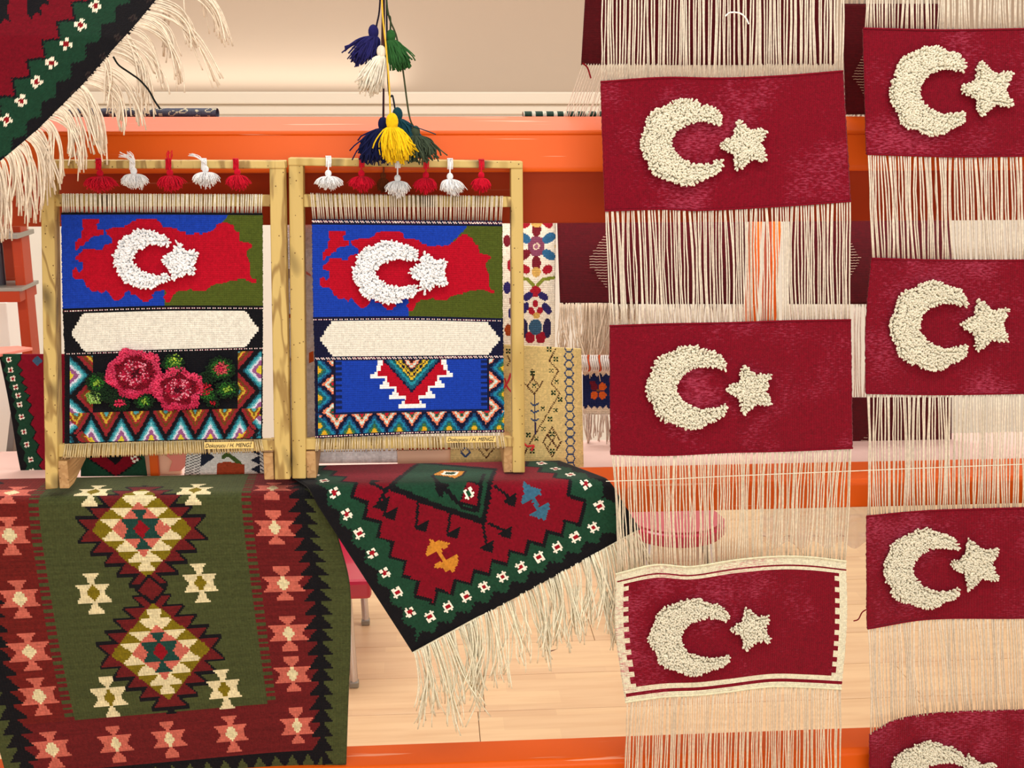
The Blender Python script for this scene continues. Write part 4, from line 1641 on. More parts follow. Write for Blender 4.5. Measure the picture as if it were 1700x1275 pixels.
# name plates
def plate(parent, x0, y0, x1, y1, Y, rot):
    a = P(x0, y0, Y)
    b_ = P(x1, y0 - (x1 - x0) * rot, Y)
    c_ = P(x1, y1 - (x1 - x0) * rot, Y)
    d_ = P(x0, y1, Y)
    pl = link('name_plate', prism('name_plate', [a, b_, c_, d_], (0, .0015, 0), M_plate, 0), parent)
    cu = bpy.data.curves.new('lettering', 'FONT')
    cu.body = 'Dokuyucu / H. MENGİ'
    cu.size = 1.0
    cu.shear = 0.35
    cu.extrude = 0.01
    to = bpy.data.objects.new('tmp', cu)
    C.objects.link(to)
    bpy.context.view_layer.update()
    me = bpy.data.meshes.new_from_object(to.evaluated_get(bpy.context.evaluated_depsgraph_get()))
    bpy.data.objects.remove(to)
    xs = [v.co.x for v in me.vertices]
    wid = max(xs) - min(xs)
    tw = float(np.linalg.norm(b_ - a)) * 0.95
    s = tw / wid
    ax = Vector(b_ - a).normalized()
    o0 = Vector(d_) + ax * (tw * 0.027) + Vector((0, -0.0008, 0.0028))
    hs = float(np.linalg.norm(a - d_)) * 0.86
    for v in me.vertices:
        x, y, z = (v.co.x - min(xs)) * s, v.co.y * hs, v.co.z * .02
        v.co = o0 + ax * x + Vector((0, -z, y))
    me.materials.clear()
    me.materials.append(M_ink)
    link('lettering', me, pl)


plate(LM1, 339, 734.5, 421, 745.5, YL1 + .006, 0.018)
plate(LM2, 741, 725, 823, 735, YL2 + .002, 0.012)

# roses on loom 1: knotted pile
def rose(cx, cy, rx, ry, label):
    ph = random.uniform(0, 6)

    def rad_(x, y):
        a = np.arctan2(y - cy, x - cx)
        lob = 1 + 0.07 * np.sin(5 * a + ph) + 0.04 * np.sin(9 * a + 1)
        return np.hypot((x - cx) / rx, (y - cy) / ry) / lob, a
    m = lambda x, y: rad_(x, y)[0] < 1
    x, y = sample_px(m, (cx - rx * 1.15, cy - ry * 1.15, cx + rx * 1.15, cy + ry * 1.15), 2.0)
    r, a = rad_(x, y)
    col = np.tile(srgb((222, 66, 104)), (len(x), 1))
    rnd = R.uniform(0, 1, len(x))
    ring = (r > 0.50 + .06 * np.sin(5 * a)) & (r < 0.74 + .08 * np.sin(5 * a + 2))
    col[ring] = srgb((140, 6, 36))
    inn = r <= 0.50 + .06 * np.sin(5 * a)
    col[inn] = srgb((176, 20, 56))
    col[inn & (rnd < .30) & (r > .14)] = srgb((240, 150, 168))
    col[(r < .2) & (rnd < .75)] = srgb((90, 6, 26))
    col[(r > .74) & (rnd < .22)] = srgb((196, 34, 76))
    col[(r > .8) & (y > cy + ry * .45)] = srgb((196, 40, 78))
    p = P(x, y, YC1 - .002)
    out = np.stack([(x - cx) / rx * .5, np.full(len(x), -1.0), -(y - cy) / ry * .5], 1)
    col *= R.uniform(.85, 1.1, (len(x), 1))
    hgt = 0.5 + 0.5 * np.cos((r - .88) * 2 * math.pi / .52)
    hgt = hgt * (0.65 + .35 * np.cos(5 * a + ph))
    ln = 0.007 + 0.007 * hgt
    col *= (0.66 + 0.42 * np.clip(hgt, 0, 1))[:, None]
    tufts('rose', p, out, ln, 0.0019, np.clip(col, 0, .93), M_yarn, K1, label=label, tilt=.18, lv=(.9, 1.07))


def blob(name, items, label):
    P_, O2, C_ = [], [], []
    for (cx, cy, rx, ry, cols_) in items:
        m = lambda x, y: np.hypot((x - cx) / rx, (y - cy) / ry) < 1
        x, y = sample_px(m, (cx - rx, cy - ry, cx + rx, cy + ry), 2.3)
        r = np.hypot((x - cx) / rx, (y - cy) / ry)
        c = np.array([srgb(cols_[min(int(rr * len(cols_) + random.uniform(-.35, .35)), len(cols_) - 1)]) for rr in r]).reshape(-1, 3)
        c = c * R.uniform(.8, 1.15, (len(x), 1))
        P_.append(P(x, y, YC1 - .002))
        O2.append(np.stack([(x - cx) / rx * .5, np.full(len(x), -1.0), -(y - cy) / ry * .5], 1))
        C_.append(c)
    P_, O2, C_ = np.concatenate(P_), np.concatenate(O2), np.concatenate(C_)
    tufts(name, P_, O2, 0.009, 0.0018, np.clip(C_, 0, .93), M_yarn, K1, label=label, tilt=.2, lv=(.85, 1.1))


LG, DG, LM, PK = (40, 98, 32), (18, 44, 20), (136, 172, 58), (206, 46, 80)
blob('leaf', [(163, 634, 17, 15, [LM, LG, DG]), (174, 652, 20, 13, [DG, DG, (20, 40, 20)]), (158, 659, 11, 9, [(170, 200, 110), (120, 160, 70)])], 'green leaves left of the roses')
blob('rose_bud', [(200, 668, 15, 11, [PK, PK, DG, DG])], 'pink bud in dark green')
blob('leaf', [(241, 665, 14, 11, [LM, LG, DG])], 'green leaves between the roses')
blob('leaf', [(289, 604, 16, 15, [LG, LG, DG]), (292, 597, 8, 8, [(190, 215, 70), LM])], 'green bud above the second rose')
blob('leaf', [(343, 627, 15, 8, [DG, DG]), (378, 645, 18, 13, [LM, LG, DG]), (347, 655, 14, 9, [LG, LG, DG])], 'green leaves right of the roses')
blob('rose_bud', [(368, 611, 21, 17, [PK, (190, 80, 80), LG, DG])], 'upper right pink bud in green')
blob('rose_bud', [(340, 645, 11, 9, [(190, 20, 40), (170, 20, 40)]), (355, 667, 8, 7, [(180, 20, 36), DG])], 'lower right red buds')
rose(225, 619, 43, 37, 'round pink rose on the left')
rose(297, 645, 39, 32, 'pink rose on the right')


# ------------------------------------------------------------------ tassels
def tassel(label, cat, group, hang, head, hr, sw, sh, Y, col, n=110, cordcol=None, cords=None, rad=0.0007, tails=None, hcol=None, skew=0.0, curl=1.0, wrap=None):
    """hang (px,py) top; head centre (px,py); hr px radius of head; skirt half width sw, height sh (px)"""
    t = thing('tassel', label, cat, group)
    hx, hy = head
    col_ = srgb(col)
    # head: ball bound with yarn rings
    bm = bmesh.new()
    bmesh.ops.create_uvsphere(bm, u_segments=14, v_segments=9, radius=1)
    me = bpy.data.meshes.new('head')
    big = rad > .0012
    s = hr * Y / F * (0.86 if big else 1.02)
    hz = 1.5 if big else 1.15
    c = P(hx, hy, Y)
    for v in bm.verts:
        v.co = Vector((c[0] + v.co.x * s, c[1] + v.co.y * s, c[2] + v.co.z * s * hz))
    bm.to_mesh(me)
    bm.free()
    ca_ = me.color_attributes.new('Col', 'FLOAT_COLOR', 'CORNER')
    ca_.data.foreach_set('color', np.tile(np.append(col_, 1), (len(me.loops), 1)).astype(np.float32).ravel())
    me.materials.append(M_yarn)
    for pl in me.polygons:
        pl.use_smooth = True
    ho = link('head', me, t)
    # vertical yarn over the head
    LN = []
    for i in range(22):
        a = 2 * math.pi * i / 22
        th = np.linspace(0.1, math.pi - 0.25, 8)
        x = c[0] + s * 1.02 * np.sin(th) * math.cos(a)
        y = c[1] + s * 1.02 * np.sin(th) * math.sin(a)
        z = c[2] + s * (hz + .02) * np.cos(th)
        LN.append(np.stack([x, y, z], 1))
    link('head_yarn', tubes('head_yarn', np.array(LN), rad * 1.1, M_yarn, col_ * 0.97), ho, kind='stuff')
    # neck binding
    LN = []
    for j in range(3):
        a = np.linspace(0, 2 * math.pi, 17)
        rr = s * 0.62
        LN.append(np.stack([c[0] + rr * np.cos(a), c[1] + rr * np.sin(a), np.full(17, c[2] - s * (1.0 + 0.16 * j))], 1))
    link('neck_binding', tubes('neck_binding', np.array(LN), rad * 1.3, M_yarn, col_ * 0.8, sides=5), t)
    # skirt: strands leave the neck and flare out
    u = R.uniform(0, 1, n) ** 0.5
    a = R.uniform(0, 2 * math.pi, n)
    k = 8
    tt = np.linspace(0, 1, k)
    SW, SH = sw * Y / F, sh * Y / F
    zneck = c[2] - s * 0.95
    flare = (1 - np.exp(-2.4 * tt)) / 0.909
    ends = R.uniform(0.72, 1.12, n)
    x = c[0] + s * .35 * np.cos(a)[:, None] + (SW * u * np.cos(a))[:, None] * flare[None] + skew * SW * (tt**1.2)[None]
    y = c[1] + s * .35 * np.sin(a)[:, None] + (SW * 0.75 * u * np.sin(a))[:, None] * flare[None]
    drop = SH * ends * (1 - 0.38 * curl * u)
    z = zneck - drop[:, None] * (tt ** (1 + 0.6 * u[:, None]))
    x = x + R.normal(0, SW * .03, (n, k)) * tt + (R.normal(0, SW * .12, (n, 1)) * tt[None] ** 2)
    if big:
        ph = R.uniform(0, 6.28, (n, 1))
        am = R.uniform(0.02, .16, (n, 1)) * SW
        x = x + am * np.sin(ph + tt * R.uniform(4, 9, (n, 1))) * tt
        z = z + am * np.cos(ph + tt * R.uniform(3, 7, (n, 1))) * tt
        st = R.uniform(0, 1, n) < .10
        x[st] += (R.normal(0, SW * .55, (int(st.sum()), 1)) + skew * SW * .3) * tt ** 1.6
        z[st] += (R.uniform(0, SH * .35, (int(st.sum()), 1))) * tt ** 1.6
    L = np.stack([x, y, z + 0 * x], -1)
    cc = np.tile(col_, (n, 1)) * R.uniform(.82, 1.12, (n, 1))
    link('skirt', tubes('skirt', L, rad * R.uniform(.8, 1.2, n), M_yarn, np.clip(cc, 0, .93)), t, kind='stuff')
    # cords
    cords = cords or [[hang, ((hang[0] + hx) / 2, (hang[1] + hy) / 2), (hx, hy - hr)]]
    for cd_ in cords:
        strand('cord', cd_, Y - 0.001, 0.0014 if rad < .001 else 0.0016, cordcol or col, t)
    if wrap:
        # loops round the rail
        LN = []
        wx, wy0, wy1, nl = wrap
        for i in range(nl):
            xo = wx + (i - (nl - 1) / 2) * 2.4
            Yr = Y
            LN.append(np.concatenate([P([xo, xo], [wy0 + 2, wy0 - 1.5], np.array([Yr + 0.036, Yr + 0.030])), P([xo, xo + .5, xo + .7, xo + .3], [wy0 - 2.5, wy0, (wy0 + wy1) / 2, wy1], Yr - np.array([-0.002, .001, .001, .0005]))]))
        link('loop', tubes('loop', np.array(LN), 0.0014, M_yarn, col_), t)
    if tails:
        LN = []
        for (ex_, ey_, nn, sp_) in tails:
            for i in range(nn):
                a0 = np.array([hx + random.uniform(-2, 2), tails_base(hang)[1]])
                e_ = np.array([ex_ + random.uniform(-sp_, sp_), ey_ + random.uniform(-sp_, sp_) * .6])
                mm = (a0 + e_) / 2 + np.array([random.uniform(-3, 3), -4])
                W = spline_w([0, .5, 1], np.linspace(0, 1, 7))
                pt = W @ np.array([a0, mm, e_])
                LN.append(P(pt[:, 0], pt[:, 1], Y - 0.003 - random.uniform(0, .006)))
        link('tail', tubes('tail', np.array(LN), 0.0006, M_yarn, np.clip(col_ * 1.05, 0, .93)), t, kind='stuff')
    return t


def tails_base(h):
    return h


RT, WT = (206, 14, 44), (244, 244, 244)
ORD = ['first', 'second', 'third', 'fourth', 'fifth', 'sixth']
t1 = [(166, 291, RT, [(161, 268, 6, 4)], 24), (222, 287, WT, [(204, 256, 14, 8), (216, 254, 8, 6)], 19), (282, 290, RT, [(281, 252, 12, 5)], 20), (341, 284, WT, [(316, 257, 16, 4)], 19), (394, 289, RT, [(390, 266, 6, 4)], 17)]
dsc = ['red', 'white', 'red', 'white', 'red']
for i, (hx, hy, c, tl, sw_) in enumerate(t1):
    tassel(f'{dsc[i]} yarn tassel tied to the left loom rail, {ORD[i]} from the left', 'tassel', 'tassels on the left loom', (hx - 2, 272), (hx, hy - 3), 4.6, sw_, 27, YL1 - 0.008, c, n=260, tails=tl, wrap=(hx - 3, 266, 282, 4), curl=1.3)
t2 = [(545, 288, WT, 20, 24), (600, 288, RT, 19, 26), (660, 296, WT, 18, 27), (707, 291, RT, 17, 27), (747, 293, WT, 18, 28), (799, 291, RT, 14, 26)]
dsc = ['white', 'red', 'white', 'red', 'white', 'red']
for i, (hx, hy, c, sw_, sh_) in enumerate(t2):
    tassel(f'{dsc[i]} yarn tassel tied to the right loom rail, {ORD[i]} from the left', 'tassel', 'tassels on the right loom', (hx, 266 + i * .8), (hx, hy), 4.6, sw_, sh_, YL2 - 0.006, c, n=260, wrap=(hx, 262 + i, 277 + i, 4), curl=1.2, skew=[0, 0, 0, 0, .25, 0][i])
# big bunch of tassels on long cords
YT = 2.085
gname = 'bunch of coloured tassels on cords'
tassel('navy blue tassel, uppermost of the hanging bunch, splayed to the left', 'tassel', gname, (634, -148), (620, 53), 8, 20, 46, YT + .01, (34, 32, 92), n=150, rad=.0015, cords=[[(634, -148), (631, 0), (625, 44)]], skew=-0.9, curl=.6, cordcol=(30, 24, 40))
tassel('cream white tassel hanging below the upper navy one', 'tassel', gname, (637, -148), (633, 86), 7, 17, 62, YT - .004, (238, 228, 208), n=150, rad=.0015, cords=[[(637, -148), (635, 20), (634, 79)]], skew=-1.2, curl=.5, cordcol=(60, 40, 40))
tassel('bright green tassel at the right of the upper bunch', 'tassel', gname, (640, -148), (649, 60), 7, 17, 48, YT + .004, (44, 92, 44), n=150, rad=.0015, cords=[[(640, -148), (642, 5), (648, 30), (648, 53)]], skew=.7, curl=.5, cordcol=(50, 64, 40))
tassel('dark navy tassel low in the bunch, left of the yellow one', 'tassel', gname, (636, -148), (636, 206), 8, 27, 56, YT + .012, (16, 22, 66), n=260, rad=.0015, cords=[[(636, -148), (638, 60), (637, 120), (636, 198)]], skew=-0.45, curl=.5, cordcol=(40, 22, 34))
tassel('golden yellow tassel at the front of the lower bunch', 'tassel', gname, (634, -148), (651, 202), 10, 22, 56, YT - .012, (240, 196, 20), n=260, rad=.0015, cords=[[(634, -148), (634, 0), (641, 80), (646, 140), (648, 192)]], skew=.35, curl=.4, cordcol=(232, 184, 60))
tassel('dark teal tassel half hidden behind the yellow one', 'tassel', gname, (645, -148), (660, 190), 8, 22, 66, YT + .014, (18, 62, 74), n=220, rad=.0015, cords=[[(640, -148), (644, 130), (652, 160), (656, 182)]], skew=.7, curl=.5, cordcol=(24, 30, 40))
tassel('dark olive green tassel lowest right in the bunch', 'tassel', gname, (642, -148), (690, 219), 7, 27, 44, YT + .006, (62, 74, 56), n=190, rad=.0015, cords=[[(640, -148), (642, 5), (658, 60), (668, 110), (679, 190), (688, 213)]], skew=.25, curl=.6, cordcol=(60, 66, 44))
tassel('rust brown tassel hanging behind the right loom rail', 'tassel', gname, (637, -148), (636, 292), 4, 9, 26, YT + .09, (110, 52, 20), n=60, rad=.001, cords=[[(637, -148), (637, 262), (636, 288)]], cordcol=(120, 60, 40))

# ------------------------------------------------------------------ cord across the strips, stray bits
strand('string', [(1006, 799), (1100, 796), (1220, 790), (1440, 781), (1560, 776), (1720, 770)], 2.035, 0.0009, (226, 218, 196), label='thin cream string running across both flag strips', cat='string', n=60)
strand('loose_thread', [(1438, 1012), (1431, 1017), (1425, 1028), (1417, 1031)], 2.05, 0.0012, (112, 10, 20), gc)
strand('loose_thread', [(1204, 27), (1212, 21), (1228, 22), (1238, 30), (1243, 40)], 2.04, 0.0013, (246, 242, 236), S1, label='white fluffy thread end')

# ------------------------------------------------------------------ background kilims
def pat_floral(x, y):
    p = Pal(x.shape, (232, 220, 196))
    cy0 = 408
    def cell(cx, cy, rx, ry, ang, col):
        c, s = math.cos(ang), math.sin(ang)
        u = (x - cx) * c + (y - cy) * s
        v = -(x - cx) * s + (y - cy) * c
        p.set((np.abs(u) / rx) ** 2.2 + (np.abs(v) / ry) ** 2.2 < 1, col)
    wine, blue, red, mauve, gold, navy, grn = (112, 26, 36), (46, 96, 132), (160, 24, 40), (126, 64, 86), (206, 164, 84), (44, 36, 92), (124, 132, 44)
    for dy in (0, ):
        cell(891, 409, 14, 17, 0, mauve)
        cell(891, 409, 5, 6, .78, (220, 200, 170))
        cell(891, 409, 3, 4, .78, (150, 90, 110))
        for i in range(6):
            a = math.radians(60 * i + 30)
            cc = [blue, wine, wine, blue, wine, blue][i]
            cell(891 + 24 * math.cos(a), 409 + 28 * math.sin(a), 12, 7.5, a, cc)
        for i in range(6):
            a = math.radians(60 * i)
            cell(891 + 40 * math.cos(a) * .95, 409 + 44 * math.sin(a), 7, 9, a, [gold, red, red, gold, red, red][i])
        cell(891, 371, 9, 6, 0, gold)
        cell(891, 452, 7.5, 8, 0, gold)
    p.set(nearseg(x, y, [(868, 462), (876, 464), (886, 474)], 3), grn)
    p.set(nearseg(x, y, [(893, 474), (902, 464), (920, 461)], 3), grn)
    cell(890, 484, 9, 9, .78, red)
    for s in (-1, 1):
        cell(890 + 13 * s, 492, 9, 6, .6 * s, navy)
        cell(890 + 19 * s, 512, 6, 11, -.6 * s, navy)
        cell(890 + 7 * s, 516, 5, 7, .4 * s, red)
        cell(890 + 20 * s, 545, 7, 16, 0, (40, 34, 70))
        cell(890 + 9 * s, 560, 8, 10, 0, (146, 20, 40))
    cell(890, 504, 4.5, 6, 0, red)
    cell(892, 524, 6, 5, 0, gold)
    cell(890, 543, 11, 13, 0, (52, 84, 108))
    p.set(x < 866, (232, 220, 196))
    for (cx, cy, cc) in ((842, 400, wine), (853, 385, blue), (858, 420, blue), (848, 440, red), (842, 478, navy), (852, 500, wine), (844, 548, (150, 60, 20)), (856, 552, (150, 60, 20)), (850, 520, navy)):
        cell(cx, cy, 6, 10, 0, cc)
    return p.c


YF = 2.45
kf = cloth('floral_kilim', [834, 923], [340, 578], [[(834, 340), (923, 340)], [(834, 578), (921, 578)]], 1.7, pat_floral, lambda px, py: YF + .004 * np.sin(px / 15), M_loom)
tag(kf, 'cream kilim with wine and blue flowers hanging behind the right loom post', 'rug')


def pat_yellow(x, y):
    p = Pal(x.shape, (226, 200, 132))
    br, gn, bl = (82, 46, 22), (34, 60, 30), (52, 74, 112)
    # hexagon chain
    per = 14.6
    cy = np.round((y - 586) / per) * per + 586
    cx = 947.5
    r = np.maximum(np.abs(x - cx) / 7.5 * .86 + np.abs(y - cy) / 7.5 * .5, np.abs(y - cy) / 7.6)
    p.set((r > .72) & (r < 1.0) & (np.abs(x - cx) < 9), bl)
    dash = 3.4
    # zigzag
    p.set(nearseg(x, y, [(925, 575), (914, 595), (929, 612), (917, 633), (931, 650), (880, 735), (870, 755)], 1.3, dash), br)
    # tree
    p.set(nearseg(x, y, [(888, 651), (889.5, 720)], 1.1), (60, 50, 80))
    p.set(nearseg(x, y, [(888, 652), (876, 640), (886, 626), (897, 640), (888, 652)], 1.3, dash), br)
    p.set(nearseg(x, y, [(897, 640), (903, 628)], 1.2, dash) | nearseg(x, y, [(876, 640), (870, 632)], 1.2, dash) | nearseg(x, y, [(886, 626), (885, 611)], 1.4, dash), br)
    for yy in (672, 684, 698):
        p.set(nearseg(x, y, [(882, yy - 4), (888, yy), (895, yy - 4)], 1.3), bl)
    # diamond
    p.set(nearseg(x, y, [(917, 708), (932, 733), (917, 758), (902, 733), (917, 708)], 1.4, dash), br)
    p.set(nearseg(x, y, [(909, 720), (926, 744)], 1.3, dash) | nearseg(x, y, [(925, 720), (908, 744)], 1.3, dash), br)
    for (cx, cy) in ((914, 576), (925, 592), (917, 612), (926, 630), (920, 650), (932, 661), (902, 676), (924, 679), (914, 694), (903, 711), (891, 728), (877, 721), (884, 748), (917, 720), (917, 749), (888, 638), (885, 617), (844, 583), (843, 752)):
        for ddx, ddy in ((-2.4, -2.4), (2.4, -2.4), (-2.4, 2.4), (2.4, 2.4), (0, 0)):
            p.set((np.abs(x - cx - ddx) < 1.3) & (np.abs(y - cy - ddy) < 1.5), gn if ddx or cx > 850 else br)
    p.set(nearseg(x, y, [(773, 742), (781, 750), (773, 758), (765, 750), (773, 742)], 1.3, dash), bl)
    p.set(nearseg(x, y, [(793, 742), (807, 760), (822, 742)], 1.3, dash) | nearseg(x, y, [(801, 740), (808, 748), (814, 740)], 1.3, dash), br)
    p.set(nearseg(x, y, [(843, 590), (847, 598), (843, 606)], 1.3, dash), br)
    return p.c


ky = cloth('embroidered_cloth', [750, 868, 968], [571, 790], [[(834, 572), (890, 571), (965, 579)], [(748, 795), (868, 790), (969, 790)]], 1.6,
           lambda x, y: pat_yellow(834 + (x - 750) / (968 - 750) * (965 - 834) if False else x_y(x, y), y), lambda px, py: 2.46 + 0 * px, M_flat) if False else None


def pat_yellow_px(x, y):
    return pat_yellow(x, y)


YE = 2.275


def pyd(Y):
    return 637.5 + F * math.tan(math.atan((CAM_H - deck_z) / Y) - PITCH)


ky = thing('embroidered_cloth', 'pale yellow cloth embroidered with tree and zigzag, standing right of the right loom', 'cloth')
cloth('cloth_panel', [832, 969], [572, 778], [[(832, 572), (965, 579)], [(832, pyd(YE)), (969, pyd(YE) - 2)]], 1.6, pat_yellow_px, lambda px, py: YE + .004 * np.sin(px / 22), M_flat, ky)
cloth('cloth_corner', [748, 836], [730, 778], [[(748, 730), (836, 730)], [(748, pyd(YE)), (836, pyd(YE))]], 1.6, pat_yellow_px, YE + 0.004, M_flat, ky)
strand('red_thread', [(836, 645), (844, 632), (848, 620)], 2.265, .0022, (214, 60, 70), ky)
strand('red_thread', [(838, 628), (842, 642), (850, 652)], 2.265, .0018, (214, 60, 70), ky)
strand('red_thread', [(870, 736), (876, 741), (886, 740), (882, 748)], 2.265, .0022, (224, 60, 60), ky)


def pat_navyk(x, y):
    p = Pal(x.shape, (226, 206, 180))
    f = tri(x / 10.0)
    p.set((y > 622 + 3 * f) & (y < 676 + 3 * f), (24, 34, 80))
    for s in (-1, 1):
        p.set(np.hypot((x - 992 - 7 * s) / 6.5, (y - 656) / 6.5) < 1, (206, 92, 34))
        p.set(np.hypot((x - 992 - 7 * s) / 6.5, (y - 642) / 6.5) < 1, (206, 92, 34) if s > 0 else (104, 24, 40))
    p.set(np.hypot((x - 982) / 5, (y - 636) / 4) < 1, (104, 24, 40))
    p.set(np.hypot((x - 992) / 2.5, (y - 648) / 2.5) < 1, (120, 80, 40))
    return p.c


kn = thing('small_kilim', 'small navy kilim with orange flower beside the left flag strip', 'rug')
cloth('rug_field', [966, 1060], [336, 688], [[(966, 336), (1060, 336)], [(968, 688), (1060, 688)]], 1.9, pat_navyk, 2.447, M_loom, kn)
fringe(kn, E([(968, 687), (1058, 687)]), 2.444, 60, 38, (208, 186, 168), spread=.06, wob=1.5, rad=.0013)
# rolls of yarn above it
yr = thing('yarn_roll', 'white yarn roll with orange bands above the small navy kilim', 'yarn')
LN = []
for i in range(26):
    xx = 966 + i * 3.6
    a = np.linspace(0, 2 * math.pi, 13)
    c0 = P(xx, 603, 2.37)
    LN.append(np.stack([c0[0] + 0.002 * np.sin(a * 2), c0[1] + .013 * np.cos(a), c0[2] + .016 * np.sin(a)], 1))
cc = np.array([srgb((208, 84, 44)) if i % 5 == 3 else srgb((232, 222, 212)) for i in range(26)])
link('winding', tubes('winding', np.array(LN), 0.0021, M_yarn, cc), yr, kind='stuff')
a = P(962, 603, 2.37)
link('core', box_mesh('core', a[0], a[0] + .12, a[1] - .008, a[1] + .008, a[2] - .008, a[2] + .008, M_paper, .003), yr)

# pale warp sheet behind the right loom
ws = thing('warp_sheet', 'pale unwoven white warp sheet hanging behind the right loom', 'cloth')
cloth('sheet', [474, 664], [340, 786], [[(474, 340), (664, 340)], [(474, 770), (664, 768)]], 6, lambda x, y: np.tile(srgb((246, 242, 238)), x.shape + (1,)) * (1 - .10 * (np.sin(x / 5.2) > .75))[..., None], lambda px, py: 2.300 + .003 * np.sin(px / 12), M_flat, ws)
for (ya_, yb_, c) in ((522, 528, (190, 90, 60)), (446, 462, (196, 178, 164)), (594, 600, (204, 168, 160))):
    link('band', pxprism('band', [(475, ya_), (484, ya_), (484, yb_), (475, yb_)], 2.292, .002, simple('band', c, .8), 0), ws)
link('orange_tag', pxprism('orange_tag', [(513, 586), (520, 583), (521, 600), (513, 603)], 2.292, .002, M_orange, 0), ws, label='small orange tag')
link('pink_scribble', pxprism('pink_scribble', [(508, 450), (516, 456), (516, 459), (508, 455)], 2.292, .001, M_pinkboard, 0), ws)

# kilim scraps seen under the left loom
def pat_scrap1(x, y):
    p = Pal(x.shape, G2)
    d = np.abs(x - 192) + 1.2 * np.abs(y - 765)
    p.set(d < 46 + 2 * tri(y / 5), K2)
    p.set(d < 42 + 2 * tri(y / 5), C2)
    p.set(np.abs(x - 192) < 14 - np.abs(y - 762) * .9, K2)
    flower(p, x, y, 225, 766, 7, .3)
    return p.c


o = cloth('small_rug', [134, 242], [745, 800], [[(134, 745), (238, 745)], [(134, 791), (244, 790)]], 1.8, pat_scrap1, 2.256, M_pile)
tag(o, 'green and crimson rug end peeping out under the left loom', 'rug')


def pat_scrap2(x, y):
    p = Pal(x.shape, (232, 228, 220))
    p.set((x < 356) & (x - 334 < 22 - np.abs(y - 762) * 1.2) & (x > 334), (36, 42, 58))
    p.set((x > 412) & (x < 430) & ((430 - x) < np.abs(((y - 750) % 18) - 9) * 1.6), (36, 42, 58))
    p.set(nearseg(x, y, [(370, 762), (376, 756), (382, 760), (395, 772), (400, 780)], 3.5), (74, 96, 44))
    p.set((y > 770 - np.abs(x - 376) * -.25) & (x > 360) & (x < 405), (170, 70, 40))
    p.set((x < 334) & (((x + y * 2.4) % 13) < 4), (90, 84, 84))
    p.set((x > 430) & (((x - y * 1.2) % 9) < 3), (70, 66, 74))
    return p.c


o = cloth('small_rug', [308, 452], [742, 796], [[(310, 742), (452, 742)], [(306, 789), (454, 787)]], 1.8, pat_scrap2, 2.256, M_loom)
tag(o, 'white rug end with dark triangles and green hook peeping out under the left loom', 'rug')
o = link('orange_post', box_mesh('orange_post', *[float(v) for v in (P(248, 770, 2.262)[0], P(262, 770, 2.262)[0], 2.262, 2.275)], deck_z, 1.09, M_orange, .002))
tag(o, 'short orange post standing behind, under the left loom', 'post')
o = link('peach_panel', box_mesh('peach_panel', float(P(236, 770, 2.28)[0]), float(P(300, 770, 2.28)[0]), 2.28, 2.29, deck_z, 1.09, M_peach, .002))
tag(o, 'peach coloured panel behind the short orange post', 'panel')
o = link('coral_ribbon', pxprism('coral_ribbon', [(268, 750), (305, 750), (322, 758), (300, 782), (280, 783), (286, 766)], 2.26, .01, M_pinkboard, .001))
tag(o, 'coral ribbon end lying between the two rug ends under the left loom', 'ribbon')
o = link('peach_panel', box_mesh('peach_panel', float(P(660, 770, 2.29)[0]), float(P(752, 770, 2.29)[0]), 2.29, 2.30, deck_z, float(P(700, 747, 2.29)[2]), M_peach, .002))
tag(o, 'peach panel low behind the right loom beside the yellow cloth', 'panel')
o = link('orange_rail', box_mesh('orange_rail', float(P(658, 770, 2.285)[0]), float(P(752, 770, 2.285)[0]), 2.281, 2.305, float(P(700, 747, 2.281)[2]), float(P(700, 738, 2.281)[2]), M_orange_dark, .002))
tag(o, 'short orange rail topping the peach panel behind the right loom', 'rail')

# ------------------------------------------------------------------ rack parts seen through the strips
def upright(px0, px1, Y, z0, z1, label, mat=M_orange):
    a, b_ = float(P(px0, 440, Y)[0]), float(P(px1, 440, Y)[0])
    o = link('rack_upright', box_mesh('rack_upright', a, b_, Y, Y + .06, z0, z1, mat, .003))
    tag(o, label, 'upright', 'orange uprights')


upright(1280, 1294, 2.385, deck_z, 1.6, 'orange rack upright seen through the warps of the left flag strip')
upright(1252, 1262, 2.385, deck_z, 1.55, 'thin orange upright just left of the one behind the left flag strip')
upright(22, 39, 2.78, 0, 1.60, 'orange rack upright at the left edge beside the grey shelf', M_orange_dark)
# left shelf cell
lc = thing('wall_shelf', 'orange framed shelf with grey steel plates at the left edge', 'shelf')
YS2 = 2.74
for (ya_, yb_, mt, nmm) in ((389, 397, M_steel, 'shelf_plate'), (478, 484, M_steel, 'shelf_plate'), (484, 502, M_orange_dark, 'shelf_rail')):
    z1_, z0_ = float(P(10, ya_, YS2)[2]), float(P(10, yb_, YS2)[2])
    link(nmm, box_mesh(nmm, float(P(-60, 400, YS2)[0]), float(P(29 if mt is M_steel else 24, 400, YS2)[0]), YS2, YS2 + .12, z0_, z1_, mt, .001), lc)
link('back_plate', box_mesh('back_plate', float(P(-60, 400, YS2 + .12)[0]), float(P(26, 400, YS2 + .12)[0]), YS2 + .125, YS2 + .135, float(P(10, 500, YS2)[2]), float(P(10, 360, YS2)[2]), M_orange_dark, .001), lc)


